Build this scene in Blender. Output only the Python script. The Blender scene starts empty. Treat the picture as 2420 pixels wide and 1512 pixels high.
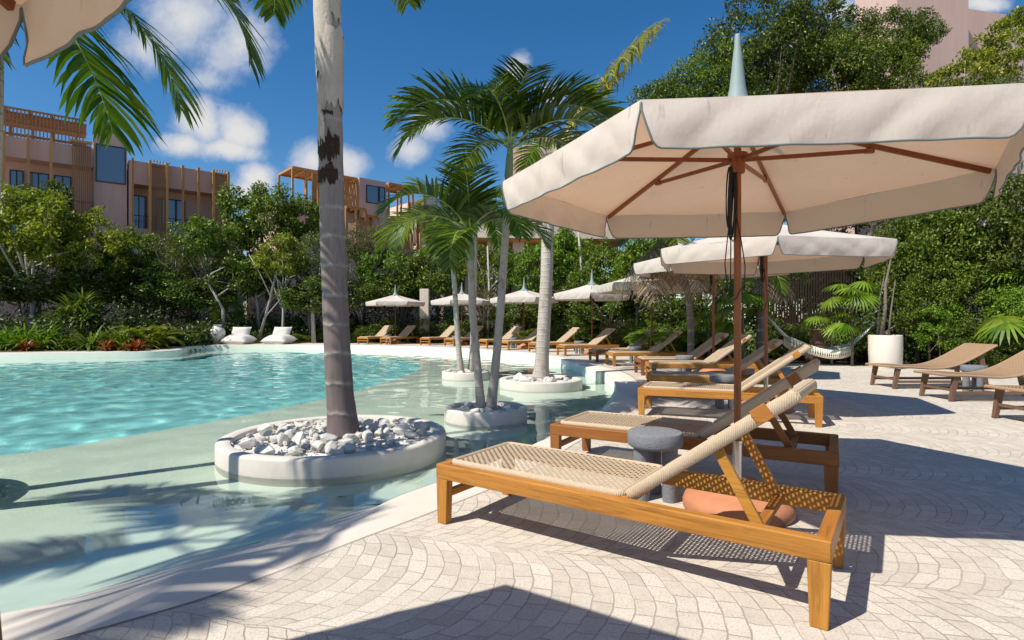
import bpy, bmesh, math, random
import numpy as np
from mathutils import Vector, Matrix
R = math.radians
S = bpy.context.scene
COL = S.collection
F, HC, VH, UC = 1317.0, 1.22, 755.0, 1210.0      # focal length in photo units, eye height, horizon row, centre column

def at(u, d):                                     # sideways position of picture column u at distance d
    return (u - UC) / F * d
def zt(v, d):                                     # height of picture row v at distance d
    return HC + (VH - v) * d / F

# ------------------------------------------------------------------ mesh helpers
class MB:
    def __init__(self): self.v = []; self.f = []; self.m = []; self.mi = 0
    def add(self, vs, fs):
        o = len(self.v); self.v.extend([tuple(p) for p in vs])
        for f in fs:
            self.f.append(tuple(i + o for i in f)); self.m.append(self.mi)
    def box(self, x0, x1, y0, y1, z0, z1):
        self.add([(x0,y0,z0),(x1,y0,z0),(x1,y1,z0),(x0,y1,z0),(x0,y0,z1),(x1,y0,z1),(x1,y1,z1),(x0,y1,z1)],
                 [(0,3,2,1),(4,5,6,7),(0,1,5,4),(1,2,6,5),(2,3,7,6),(3,0,4,7)])
    def bar(self, p, q, w, h, up=(0,0,1), w2=None, h2=None):
        p = Vector(p); q = Vector(q); t = (q - p).normalized(); up = Vector(up)
        s = t.cross(up)
        if s.length < 1e-4: s = t.cross(Vector((1,0,0)))
        s.normalize(); n = s.cross(t)
        w2 = w if w2 is None else w2; h2 = h if h2 is None else h2
        vs = []
        for c, a, b in ((p, w, h), (q, w2, h2)):
            for sx, sy in ((-1,-1),(1,-1),(1,1),(-1,1)):
                vs.append(c + s*sx*a/2 + n*sy*b/2)
        self.add(vs, [(3,2,1,0),(4,5,6,7),(0,1,5,4),(1,2,6,5),(2,3,7,6),(3,0,4,7)])
    def tube(self, pts, r, n=8, cap=True, closed=False):
        pts = [Vector(p) for p in pts]; N = len(pts)
        rr = r if isinstance(r, (list, tuple)) else [r]*N
        vs = []; prev = None
        for i, p in enumerate(pts):
            if closed: t = pts[(i+1) % N] - pts[i-1]
            else: t = pts[min(i+1, N-1)] - pts[max(i-1, 0)]
            t.normalize()
            if prev is None:
                a = t.cross(Vector((0,0,1)))
                if a.length < 1e-3: a = t.cross(Vector((1,0,0)))
            else: a = prev - t*prev.dot(t)
            a.normalize(); prev = a; b = t.cross(a)
            for k in range(n):
                an = 2*math.pi*k/n
                vs.append(p + (a*math.cos(an) + b*math.sin(an))*rr[i])
        fs = []
        for i in range(N if closed else N-1):
            j = (i+1) % N
            for k in range(n):
                l = (k+1) % n
                fs.append((i*n+k, i*n+l, j*n+l, j*n+k))
        if cap and not closed:
            fs.append(tuple(range(n-1,-1,-1))); fs.append(tuple((N-1)*n+k for k in range(n)))
        self.add(vs, fs)
    def lathe(self, prof, n=32, c=(0,0)):
        vs = []; fs = []; N = len(prof)
        for r, z in prof:
            for k in range(n):
                a = 2*math.pi*k/n; vs.append((c[0]+r*math.cos(a), c[1]+r*math.sin(a), z))
        for i in range(N-1):
            for k in range(n):
                l = (k+1) % n; fs.append((i*n+k, i*n+l, (i+1)*n+l, (i+1)*n+k))
        self.add(vs, fs)
    def mesh(self, name, mats, smooth=False):
        me = bpy.data.meshes.new(name); me.from_pydata(self.v, [], self.f)
        for m in (mats if isinstance(mats, (list, tuple)) else [mats]): me.materials.append(m)
        me.polygons.foreach_set('material_index', self.m)
        if smooth: me.polygons.foreach_set('use_smooth', [True]*len(me.polygons))
        me.update(); return me

def link(name, me, parent=None):
    o = bpy.data.objects.new(name, me); COL.objects.link(o)
    if parent is not None: o.parent = parent
    return o
def obj(name, mb, mat, parent=None, smooth=False, bevel=0, seg=2, auto=None):
    me = mb.mesh(name, mat, smooth or auto is not None)
    if auto is not None: me.set_sharp_from_angle(angle=R(auto))
    o = link(name, me, parent)
    if bevel:
        b = o.modifiers.new('bevel', 'BEVEL'); b.width = bevel; b.segments = seg; b.limit_method = 'ANGLE'; b.angle_limit = R(35)
        b.harden_normals = False
    return o
def tag(o, label=None, cat=None, group=None, kind=None):
    if label: o['label'] = label
    if cat: o['category'] = cat
    if group: o['group'] = group
    if kind: o['kind'] = kind
    return o
def thing(name, label, cat, loc=(0,0,0), rz=0, group=None, scale=1):
    o = bpy.data.objects.new(name, None); COL.objects.link(o); o.empty_display_size = .2
    o.location = loc; o.rotation_euler = (0,0,rz); o.scale = (scale,)*3 if not isinstance(scale, tuple) else scale
    return tag(o, label, cat, group)
def copy_tree(o, parent=None):
    c = o.copy(); COL.objects.link(c); c.parent = parent
    for ch in o.children: copy_tree(ch, c)
    return c
def place(proto, first, loc, rz, label, group=None, scale=1):
    o = proto if first else copy_tree(proto)
    o.location = loc; o.rotation_euler = (0,0,rz); o['label'] = label
    o.scale = (scale,)*3 if not isinstance(scale, tuple) else scale
    if group: o['group'] = group
    return o

# ------------------------------------------------------------------ materials
def mat(name):
    m = bpy.data.materials.new(name); m.use_nodes = True
    nt = m.node_tree; nt.nodes.clear()
    return m, nt
class N:
    """small node-graph helper"""
    def __init__(self, nt): self.nt = nt
    def n(self, typ, **kw):
        x = self.nt.nodes.new(typ)
        for k, v in kw.items(): setattr(x, k, v)
        return x
    def l(self, a, b): self.nt.links.new(a, b)
    def s(self, sock, val):
        if isinstance(val, (int, float)): sock.default_value = val
        elif isinstance(val, (tuple, list)):
            sock.default_value = tuple(val) if len(val) == len(sock.default_value) else tuple(val) + (1,)
        else: self.l(val, sock)
    def math(self, op, a, b=None, c=None, clamp=False):
        x = self.n('ShaderNodeMath', operation=op, use_clamp=clamp); self.s(x.inputs[0], a)
        if b is not None: self.s(x.inputs[1], b)
        if c is not None: self.s(x.inputs[2], c)
        return x.outputs[0]
    def mix(self, fac, a, b, mode='MIX'):
        x = self.n('ShaderNodeMix', data_type='RGBA', blend_type=mode); self.s(x.inputs[0], fac); self.s(x.inputs[6], a); self.s(x.inputs[7], b)
        return x.outputs[2]
    def ramp(self, fac, stops, interp='LINEAR'):
        x = self.n('ShaderNodeValToRGB'); self.l(fac, x.inputs[0]); cr = x.color_ramp; cr.interpolation = interp
        while len(cr.elements) < len(stops): cr.elements.new(.5)
        for e, (p, c) in zip(cr.elements, stops):
            e.position = p; e.color = (c, c, c, 1) if isinstance(c, (int, float)) else tuple(c) + (1,)
        return x.outputs[0]
    def noise(self, vec, scale, detail=4, rough=.55, dist=0):
        x = self.n('ShaderNodeTexNoise'); x.inputs['Scale'].default_value = scale; x.inputs['Detail'].default_value = detail
        x.inputs['Roughness'].default_value = rough; x.inputs['Distortion'].default_value = dist
        if vec is not None: self.l(vec, x.inputs['Vector'])
        return x.outputs[0]
    def obj(self): return self.n('ShaderNodeTexCoord').outputs['Object']
    def pos(self): return self.n('ShaderNodeNewGeometry').outputs['Position']
    def mapping(self, vec, loc=(0,0,0), rot=(0,0,0), scale=(1,1,1)):
        x = self.n('ShaderNodeMapping'); self.l(vec, x.inputs[0]); x.inputs[1].default_value = loc; x.inputs[2].default_value = rot; x.inputs[3].default_value = scale
        return x.outputs[0]
    def sep(self, vec):
        x = self.n('ShaderNodeSeparateXYZ'); self.l(vec, x.inputs[0]); return x.outputs
    def comb(self, a, b, c=0):
        x = self.n('ShaderNodeCombineXYZ'); self.s(x.inputs[0], a); self.s(x.inputs[1], b); self.s(x.inputs[2], c); return x.outputs[0]
    def bump(self, h, strength=.3, dist=.01, normal=None):
        x = self.n('ShaderNodeBump'); x.inputs['Strength'].default_value = strength; x.inputs['Distance'].default_value = dist; self.l(h, x.inputs['Height'])
        if normal is not None: self.l(normal, x.inputs['Normal'])
        return x.outputs[0]
    def pbr(self, col, rough=.6, spec=.5, normal=None, metal=0):
        x = self.n('ShaderNodeBsdfPrincipled'); self.s(x.inputs['Base Color'], col); self.s(x.inputs['Roughness'], rough)
        x.inputs['Specular IOR Level'].default_value = spec; x.inputs['Metallic'].default_value = metal
        if normal is not None: self.l(normal, x.inputs['Normal'])
        return x.outputs[0]
    def out(self, sh, vol=None):
        o = self.n('ShaderNodeOutputMaterial'); self.l(sh, o.inputs[0])
        if vol is not None: self.l(vol, o.inputs[1])
def hsv_obj(g, col, amt=.06, vamt=.25):
    """shift hue and value a little from object to object"""
    oi = g.n('ShaderNodeObjectInfo').outputs['Random']
    h = g.n('ShaderNodeHueSaturation'); g.s(h.inputs['Color'], col)
    g.s(h.inputs['Hue'], g.math('MULTIPLY_ADD', oi, amt, .5 - amt/2))
    g.s(h.inputs['Value'], g.math('MULTIPLY_ADD', oi, vamt, 1 - vamt/2))
    return h.outputs[0]

def m_plain(name, col, rough=.7, var=.15, scale=6, bump=.0, bscale=60, spec=.4, metal=0):
    m, nt = mat(name); g = N(nt); p = g.obj()
    n1 = g.noise(p, scale, 5)
    c = g.mix(n1, tuple(x*(1-var) for x in col), tuple(min(1, x*(1+var)) for x in col))
    nm = g.bump(g.noise(p, bscale, 4), bump, .01) if bump else None
    g.out(g.pbr(c, rough, spec, nm, metal)); return m
def m_stucco(name, col):
    m, nt = mat(name); g = N(nt); p = g.obj()
    a = g.noise(p, .35, 4); st = g.noise(g.mapping(p, scale=(3, 3, .25)), 1.5, 4)
    c = g.mix(a, tuple(x*.86 for x in col), tuple(x*1.1 for x in col))
    c = g.mix(g.math('MULTIPLY', g.ramp(st, [(.45, 0), (.75, 1)]), .25), c, tuple(x*.6 for x in col))
    g.out(g.pbr(c, .9, .2, g.bump(g.noise(p, 30, 3), .15, .02))); return m
def m_wood(name, dark, light, axis=0, rough=.45, bump=.12, gscale=1.0):
    m, nt = mat(name); g = N(nt); p = g.obj()
    oi = g.n('ShaderNodeObjectInfo').outputs['Random']
    off = g.n('ShaderNodeVectorMath', operation='ADD'); g.l(p, off.inputs[0]); g.l(g.comb(g.math('MULTIPLY', oi, 9.0), g.math('MULTIPLY', oi, 5.0), oi), off.inputs[1])
    sc = [22*gscale, 22*gscale, 22*gscale]; sc[axis] = 1.3*gscale
    q = g.mapping(off.outputs[0], scale=tuple(sc))
    n1 = g.noise(q, 1.0, 6, .68, 2.0); n2 = g.noise(q, 5.0, 5, .7); n3 = g.noise(off.outputs[0], 2.3, 3)
    f = g.math('ADD', g.math('MULTIPLY', n1, .75), g.math('MULTIPLY', n2, .25))
    c = g.ramp(f, [(.30, dark), (.47, tuple(a*.35+b*.65 for a, b in zip(dark, light))), (.66, light)])
    c = g.mix(g.math('MULTIPLY', g.ramp(n3, [(.35, 0), (.7, 1)]), .35), c, tuple(x*.72 for x in light))
    c = hsv_obj(g, c, .012, .22)
    g.out(g.pbr(c, g.ramp(n2, [(0, rough-.1), (1, rough+.15)]), .4, g.bump(f, bump, .004))); return m
def m_leaf(name, dark, light, rough=.45, trans=.35, yellow=None, spec=.5, hue=.03, val=.3):
    m, nt = mat(name); g = N(nt)
    ri = g.n('ShaderNodeNewGeometry').outputs['Random Per Island']
    stops = [(0, dark), (.75, light)]
    if yellow: stops += [(.93, light), (1, yellow)]
    c = g.ramp(ri, stops); c = hsv_obj(g, c, hue, val)
    p = g.pbr(c, rough, spec)
    t = g.n('ShaderNodeBsdfTranslucent'); g.l(g.mix(1.0, c, (1.0, 1.15, .45), 'MULTIPLY'), t.inputs[0])
    mx = g.n('ShaderNodeMixShader'); mx.inputs[0].default_value = trans; g.l(p, mx.inputs[1]); g.l(t.outputs[0], mx.inputs[2])
    g.out(mx.outputs[0]); return m
def m_fabric(name, col, under, slub=.35, trans=.45):
    m, nt = mat(name); g = N(nt); p = g.obj()
    a = g.noise(g.mapping(p, scale=(60, 60, 9)), 1.0, 3); b = g.noise(g.mapping(p, scale=(6, 6, 50)), 2.2, 3)
    fl = g.ramp(g.noise(g.mapping(p, scale=(26, 26, 5)), 1.0, 3), [(.66, 0), (.74, 1)])
    c = g.mix(g.math('MULTIPLY', fl, slub), col, tuple(x*.55 for x in col))
    c = g.mix(g.noise(p, 1.7, 4), c, g.mix(1.0, c, (.86, .83, .80), 'MULTIPLY'))
    wr = g.noise(g.mapping(p, scale=(3, 3, 2)), 1.6, 4, .6)
    nm = g.bump(g.math('ADD', g.math('MULTIPLY', g.math('ADD', a, b), .04), wr), .35, .03)
    d = g.pbr(c, .85, .15, nm)
    t = g.n('ShaderNodeBsdfTranslucent'); g.l(g.mix(1.0, c, under, 'MULTIPLY'), t.inputs[0]); g.l(nm, t.inputs['Normal'])
    mx = g.n('ShaderNodeMixShader'); mx.inputs[0].default_value = trans; g.l(d, mx.inputs[1]); g.l(t.outputs[0], mx.inputs[2])
    g.out(mx.outputs[0]); return m

M = {}
M['teak'] = m_wood('teak', (.12, .040, .009), (.54, .232, .038), 0, .50, .2)
M['teak_leg'] = m_wood('teak_leg', (.12, .040, .009), (.52, .222, .036), 2, .50, .2)
M['brown_wood'] = m_wood('brown_wood', (.085, .046, .028), (.205, .115, .070), 2, .5)
M['brown_rail'] = m_wood('brown_rail', (.085, .046, .028), (.205, .115, .070), 0, .5)
M['pole_wood'] = m_wood('pole_wood', (.13, .032, .008), (.28, .085, .022), 2, .32, .05)
M['pergola'] = m_wood('pergola', (.36, .155, .04), (.62, .30, .085), 2, .6)
M['slat'] = m_wood('slat', (.22, .10, .04), (.40, .20, .08), 2, .6)
M['dark_slat'] = m_wood('dark_slat', (.016, .009, .006), (.045, .026, .016), 2, .7)
def m_cord(name, col):
    m, nt = mat(name); g = N(nt); p = g.obj()
    w = g.n('ShaderNodeTexWave', wave_type='BANDS', bands_direction='X'); w.inputs['Scale'].default_value = 34; w.inputs['Distortion'].default_value = 1.2; w.inputs['Detail'].default_value = 2; w.inputs['Detail Scale'].default_value = 3; g.l(p, w.inputs[0])
    n = g.noise(p, 70, 4, .7); c = g.mix(n, tuple(x*.72 for x in col), tuple(x*1.18 for x in col))
    c = g.mix(g.math('MULTIPLY', g.ramp(w.outputs[1], [(.0, 1), (.35, 0)]), .45), c, tuple(x*.5 for x in col))
    g.out(g.pbr(c, .8, .2, g.bump(g.math('ADD', w.outputs[1], n), .5, .004))); return m
M['cord'] = m_cord('cord', (.575, .45, .315))
M['cord_brown'] = m_plain('cord_brown', (.37, .24, .145), .75, .22, 60, .25, 220, .2)
M['canvas'] = m_fabric('canvas', (.765, .718, .655), (1.0, .56, .31), .55, .25)
M['finial'] = m_plain('finial_cloth', (.235, .30, .30), .6, .1, 5, .1, 30)
M['piping'] = m_plain('piping', (.15, .18, .175), .7, .1)
M['rope_black'] = m_plain('rope_black', (.012, .013, .018), .6, .3)
M['metal'] = m_plain('sleeve_metal', (.62, .60, .57), .25, .08, 20, 0, 1, .5, .9)
M['dark_metal'] = m_plain('dark_metal', (.03, .03, .032), .4, .1)
M['terracotta'] = m_plain('terracotta', (.47, .195, .10), .7, .22, 5, .25, 45)
M['old_terracotta'] = m_plain('old_terracotta', (.30, .14, .08), .8, .3, 4, .3, 30)
M['basalt'] = m_plain('basalt', (.20, .21, .23), .85, .30, 40, .6, 130, .25)
M['white_pot'] = m_plain('white_pot', (.72, .66, .58), .6, .1, 3, .1, 20)
M['white_cloth'] = m_plain('white_cloth', (.60, .565, .52), .9, .08, 4, .3, 14)
M['net'] = m_plain('net', (.82, .78, .66), .9, .15, 20, .3, 80)
M['rock'] = m_plain('rock', (.68, .645, .59), .9, .28, 6, .8, 22, .2)
M['soil'] = m_plain('soil', (.10, .065, .042), .95, .4, 3, .9, 12, .1)
M['stucco'] = m_stucco('stucco_pink', (.64, .42, .345))
M['stucco_b'] = m_stucco('stucco_pale', (.60, .42, .36))
M['cream'] = m_stucco('stucco_cream', (.66, .56, .46))
M['iron'] = m_plain('iron', (.02, .018, .018), .5, .1)

def m_glass():
    m, nt = mat('window_glass'); g = N(nt)
    b = g.n('ShaderNodeBsdfGlossy'); b.inputs['Roughness'].default_value = .03; b.inputs[0].default_value = (.75, .82, .9, 1)
    d = g.pbr((.10, .13, .17), .2, .5)
    fr = g.n('ShaderNodeFresnel'); fr.inputs[0].default_value = 2.1
    mx = g.n('ShaderNodeMixShader'); g.l(fr.outputs[0], mx.inputs[0]); g.l(d, mx.inputs[1]); g.l(b.outputs[0], mx.inputs[2])
    g.out(mx.outputs[0]); return m
M['glass'] = m_glass()

def m_trunk(name, low, high, z0, z1, ring=.24, patch=.5):
    m, nt = mat(name); g = N(nt); p = g.obj(); z = g.sep(p)[2]
    wob = g.math('MULTIPLY', g.noise(g.mapping(p, scale=(4, 4, 1)), 1.4, 3), .10)
    zz = g.math('ADD', z, wob)
    fr = g.math('FRACT', g.math('DIVIDE', zz, ring))
    line = g.ramp(fr, [(0, 1), (.10, .15), (.16, 0), (.90, 0), (1, 1)])
    t = g.n('ShaderNodeMapRange'); t.inputs[1].default_value = z0; t.inputs[2].default_value = z1; g.l(z, t.inputs[0])
    base = g.mix(t.outputs[0], low, high)
    st = g.noise(g.mapping(p, scale=(26, 26, 2.4)), 1.0, 5, .65)
    sp = g.noise(g.mapping(p, scale=(7, 7, 3)), 1.0, 4, .6)
    c = g.mix(st, g.mix(1.0, base, (.55, .52, .50), 'MULTIPLY'), g.mix(1.0, base, (1.35, 1.32, 1.3), 'MULTIPLY'))
    c = g.mix(g.math('MULTIPLY', g.ramp(sp, [(.55, 0), (.70, 1)]), patch), c, (.06, .05, .05))
    c = g.mix(g.math('MULTIPLY', line, g.ramp(g.noise(g.mapping(p, scale=(9, 9, 6)), 1.0, 3), [(.35, .1), (.65, .6)])), c, (.50, .46, .43))
    h = g.math('ADD', g.math('MULTIPLY', st, .4), line)
    g.out(g.pbr(c, .85, .2, g.bump(h, .45, .02))); return m
M['trunk_royal'] = m_trunk('trunk_royal', (.175, .142, .135), (.36, .32, .30), .6, 4.4, .33, .35)
M['trunk_slim'] = m_trunk('trunk_slim', (.46, .41, .36), (.52, .47, .42), .3, 3.5, .13, .45)
M['husk'] = m_plain('husk', (.052, .034, .024), .9, .5, 30, .9, 60, .1)
M['pale_bark'] = m_plain('pale_bark', (.50, .44, .38), .85, .25, 5, .6, 25, .2)
M['crownshaft'] = m_plain('crownshaft', (.20, .28, .14), .5, .2, 4, .1, 20)
M['bark'] = m_plain('bark', (.16, .135, .11), .9, .4, 7, .8, 40, .1)
M['bark_pale'] = m_plain('bark_pale', (.42, .38, .34), .9, .35, 6, .7, 30, .1)
M['rachis'] = m_plain('rachis', (.34, .40, .10), .5, .2, 4)
M['leaf_dark'] = m_leaf('leaf_dark', (.022, .046, .007), (.14, .192, .024), .42, .28, None, .4)
M['leaf_mid'] = m_leaf('leaf_mid', (.036, .074, .008), (.19, .26, .027), .45, .34, (.24, .25, .04), .4)
M['leaf_bright'] = m_leaf('leaf_bright', (.055, .12, .008), (.22, .32, .026), .45, .4, (.32, .34, .04), .4)
M['leaf_yellow'] = m_leaf('leaf_yellow', (.095, .125, .012), (.31, .31, .03), .48, .38, (.46, .40, .06), .4)
M['leaf_olive'] = m_leaf('leaf_olive', (.05, .065, .018), (.175, .19, .06), .5, .3, (.26, .22, .09), .35)
M['palm'] = m_leaf('palm_leaf', (.030, .070, .005), (.155, .215, .016), .38, .48, (.26, .26, .03), .45, .02, .2)
M['palm_y'] = m_leaf('palm_leaf_yellow', (.15, .15, .02), (.34, .30, .06), .45, .35, (.30, .20, .07))
M['dead'] = m_leaf('dead_leaf', (.15, .105, .065), (.42, .33, .22), .8, .25, (.52, .43, .31), .2)
M['red_leaf'] = m_leaf('red_leaf', (.22, .035, .012), (.42, .11, .03), .45, .3, (.2, .2, .03))
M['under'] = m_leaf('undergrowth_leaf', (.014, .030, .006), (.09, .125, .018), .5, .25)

# ------------------------------------------------------------------ camera, sun, sky
cam = bpy.data.cameras.new('camera'); co = bpy.data.objects.new('camera', cam); COL.objects.link(co)
cam.sensor_width = 36; cam.lens = F / 2420 * 36; cam.clip_end = 3000; cam.clip_start = .05
co.location = (0, 0, HC); co.rotation_euler = (R(90), 0, 0); S.camera = co
S.render.resolution_x = 1024; S.render.resolution_y = 640
SUN_EL = R(51.7); SX, SY = -.839, -.545                # towards the sun
sl = bpy.data.lights.new('sun', 'SUN'); sl.energy = 4.9; sl.angle = R(.53); sl.color = (1.0, .95, .85)
so = bpy.data.objects.new('sun', sl); COL.objects.link(so)
so.rotation_euler = Vector((-SX*math.cos(SUN_EL), -SY*math.cos(SUN_EL), -math.sin(SUN_EL))).to_track_quat('-Z', 'Y').to_euler()
S.view_settings.view_transform = 'Standard'; S.view_settings.look = 'None'; S.view_settings.exposure = 0.28; S.view_settings.gamma = 1
S.view_settings.use_curve_mapping = False

W = bpy.data.worlds.new('World'); S.world = W; W.use_nodes = True
nt = W.node_tree; nt.nodes.clear(); g = N(nt)
sky = g.n('ShaderNodeTexSky', sky_type='NISHITA'); sky.sun_disc = False; sky.sun_elevation = SUN_EL; sky.sun_rotation = math.atan2(SX, SY)
sky.air_density = 1.0; sky.dust_density = .25; sky.ozone_density = 3.0; sky.altitude = 0
hs = g.n('ShaderNodeHueSaturation'); hs.inputs['Saturation'].default_value = 1.34; hs.inputs['Value'].default_value = 1.0; g.l(sky.outputs[0], hs.inputs['Color'])
bg = g.n('ShaderNodeBackground'); bg.inputs[1].default_value = .10; g.l(hs.outputs[0], bg.inputs[0])
dirv = g.n('ShaderNodeTexCoord').outputs['Generated']; sx, sy, sz = g.sep(dirv)
ay = g.math('MAXIMUM', g.math('ABSOLUTE', sy), .15)
P = g.comb(g.math('DIVIDE', sx, ay), g.math('DIVIDE', sz, ay), g.math('MULTIPLY', sy, .5))
w1 = g.n('ShaderNodeTexNoise'); w1.inputs['Scale'].default_value = 5.5; w1.inputs['Detail'].default_value = 6; w1.inputs['Roughness'].default_value = .6; g.l(P, w1.inputs['Vector'])
wv = g.n('ShaderNodeVectorMath', operation='MULTIPLY_ADD'); g.l(w1.outputs[1], wv.inputs[0]); wv.inputs[1].default_value = (.09, .07, 0); wv.inputs[2].default_value = (-.045, -.035, 0)
pw = g.n('ShaderNodeVectorMath', operation='ADD'); g.l(P, pw.inputs[0]); g.l(wv.outputs[0], pw.inputs[1]); PW = pw.outputs[0]
val = None
for u, v, ru, rv, k in [(335,105,85,70,.55),(440,50,120,90,.75),(570,100,120,75,.62),(490,180,90,40,.40),(660,110,50,40,.3),
        (475,290,62,62,1),(560,305,62,58,1),(440,345,70,34,.9),(535,350,95,32,1),(610,415,50,50,.95),(590,450,50,50,.9),
        (745,370,58,46,.8),(820,375,55,48,.75),(975,345,52,40,.7),(1020,290,50,40,.62),(1085,240,50,30,.4),(1215,178,36,40,.7),(1305,225,45,30,.6),
        (2005,15,70,40,.8),(2320,-5,60,24,.9),(-150,150,120,70,.8),(1650,-180,160,60,.6),(2700,200,160,70,.8)]:
    a = g.n('ShaderNodeVectorMath', operation='SUBTRACT'); g.l(PW, a.inputs[0]); a.inputs[1].default_value = ((u-UC)/F, (VH-v)/F, 0)
    b = g.n('ShaderNodeVectorMath', operation='MULTIPLY'); g.l(a.outputs[0], b.inputs[0]); b.inputs[1].default_value = (F/ru, F/rv, 0)
    c = g.n('ShaderNodeVectorMath', operation='LENGTH'); g.l(b.outputs[0], c.inputs[0])
    x = g.math('MULTIPLY', g.math('SUBTRACT', 1.25, c.outputs['Value']), k)
    val = x if val is None else g.math('SMOOTH_MAX', val, x, .12)
fb = g.noise(P, 13, 8, .66)
dens = g.math('ADD', val, g.math('MULTIPLY', g.math('SUBTRACT', fb, .5), 1.0))
mask = g.ramp(dens, [(.06, 0), (.24, .25), (.44, .75), (.72, 1)])
core = g.ramp(dens, [(.35, 0), (1.0, 1)])
ccol = g.mix(core, (.62, .70, .86), (1.0, .98, .95))
bg2 = g.n('ShaderNodeBackground'); bg2.inputs[1].default_value = .66; g.l(ccol, bg2.inputs[0])
ms = g.n('ShaderNodeMixShader'); g.l(g.math('MULTIPLY', mask, .94), ms.inputs[0]); g.l(bg.outputs[0], ms.inputs[1]); g.l(bg2.outputs[0], ms.inputs[2])
wo = g.n('ShaderNodeOutputWorld'); g.l(ms.outputs[0], wo.inputs[0])
W.cycles.sampling_method = 'MANUAL'; W.cycles.sample_map_resolution = 512

S.cycles.use_denoising = True
S.cycles.max_bounces = 8; S.cycles.diffuse_bounces = 3; S.cycles.glossy_bounces = 3; S.cycles.transmission_bounces = 6; S.cycles.transparent_max_bounces = 8
S.cycles.caustics_refractive = True; S.cycles.caustics_reflective = False; S.cycles.blur_glossy = .5
S.cycles.sample_clamp_indirect = 6; S.cycles.sample_clamp_direct = 0

# ------------------------------------------------------------------ pool outline: paver edge, coping lip, waterline
WZ = -.25                                              # water level
# each row: paver edge (x,y) | lip (x,y) | waterline (x,y) | sloping beach share (1 = slope, 0 = upright wall)
rows = [
 ((-9.0,-4.6),(-8.9,-3.6),(-8.9,-3.5),0), ((-5.2,-.6),(-6.0,.2),(-6.1,.3),0), ((-3.0,1.12),(-3.5,1.7),(-3.62,1.85),.5),
 ((-2.15,1.80),(-2.5,2.25),(-2.85,2.50),1), ((-1.707,2.137),(-1.98,2.42),(-2.40,2.88),1), ((-1.566,2.247),(-1.76,2.52),(-2.00,3.33),1), ((-1.35,2.435),(-1.50,2.80),(-1.64,3.716),1),
 ((-1.168,2.652),(-1.18,3.1),(-1.245,4.236),1), ((-1.03,2.84),(-1.00,3.4),(-1.05,4.42),1), ((-.86,3.08),(-.86,3.7),(-.97,4.62),1), ((-.498,3.547),(-.52,4.2),(-.69,5.04),1), ((.05,4.35),(0.0,5.1),(-.05,6.0),1),
 ((.75,5.75),(.62,6.4),(.75,7.5),1), ((1.30,6.85),(1.22,7.6),(1.36,8.65),1), ((1.72,7.75),(1.66,8.9),(1.62,9.4),.6), ((2.02,8.6),(1.86,9.9),(1.86,10.1),.2),
 ((2.28,9.7),(1.97,10.45),(1.98,10.55),0), ((2.46,10.8),(2.08,11.3),(2.08,11.32),0), ((2.60,12.2),(2.16,12.3),(2.16,12.31),0), ((2.58,13.6),(2.18,13.2),(2.18,13.21),0), ((2.45,14.6),(2.00,13.28),(2.00,13.29),0),
 ((2.30,15.4),(1.90,15.2),(1.90,15.2),0), ((2.1,16.6),(1.80,16.2),(1.80,16.2),0), ((1.8,18.0),(1.62,17.2),(1.62,17.2),0), ((1.45,19.3),(1.22,18.8),(1.22,18.8),0), ((.8,20.8),(.62,20.4),(.62,20.4),0),
 ((-.35,22.3),(-.5,21.95),(-.5,21.95),0), ((-1.3,23.5),(-1.5,23.1),(-1.5,23.1),0), ((-2.9,25.0),(-3.1,24.6),(-3.1,24.6),0), ((-4.9,26.3),(-5.1,25.85),(-5.1,25.85),0), ((-8.3,27.6),(-8.4,27.15),(-8.4,27.15),0),
 ((-11.4,28.0),(-11.4,27.5),(-11.4,27.5),0), ((-14.6,27.5),(-14.3,27.0),(-14.3,27.0),0), ((-15.4,26.2),(-14.95,26.0),(-14.95,26.0),0), ((-14.9,24.6),(-14.4,24.4),(-14.4,24.4),0), ((-14.2,22.4),(-13.8,22.0),(-13.8,22.0),0),
 ((-18.8,20.85),(-18.7,20.4),(-18.7,20.4),0), ((-23.6,19.9),(-23.4,19.4),(-23.4,19.4),0), ((-27.5,14),(-27,14),(-27,14),0), ((-26,2),(-25.5,2),(-25.5,2),0), ((-18,-4),(-17.5,-3.6),(-17.5,-3.6),0)]
def catmull(pts, n=5):
    out = []; L = len(pts)
    for i in range(L):
        p0, p1, p2, p3 = (np.array(pts[(i+k-1) % L], float) for k in range(4))
        for j in range(n):
            t = j / n
            out.append(.5*((2*p1) + (-p0+p2)*t + (2*p0-5*p1+4*p2-p3)*t*t + (-p0+3*p1-3*p2+p3)*t**3))
    return np.array(out)
def inside(px, py, poly):
    c = np.zeros(px.shape, bool); n = len(poly)
    for i in range(n):
        x0, y0 = poly[i]; x1, y1 = poly[(i+1) % n]
        m = ((y0 > py) != (y1 > py))
        with np.errstate(divide='ignore', invalid='ignore'):
            xi = (x1-x0)*(py-y0)/(y1-y0+1e-12) + x0
        c ^= m & (px < xi)
    return c
full = catmull([r[0]+r[1]+r[2]+(r[3],) for r in rows], 5)
PE, LI, WL, BE = full[:, 0:2], full[:, 2:4], full[:, 4:6], np.clip(full[:, 6], 0, 1)
NP = len(full)
def nrm_in(poly):                                      # unit normal into the pool
    t = np.roll(poly, -1, 0) - np.roll(poly, 1, 0); n = np.stack([-t[:, 1], t[:, 0]], 1); n /= np.linalg.norm(n, axis=1)[:, None] + 1e-9
    return n
nin = nrm_in(WL)
if inside(np.array([WL[20][0] + nin[20][0]*.3]), np.array([WL[20][1] + nin[20][1]*.3]), WL)[0] == False: nin = -nin

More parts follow.
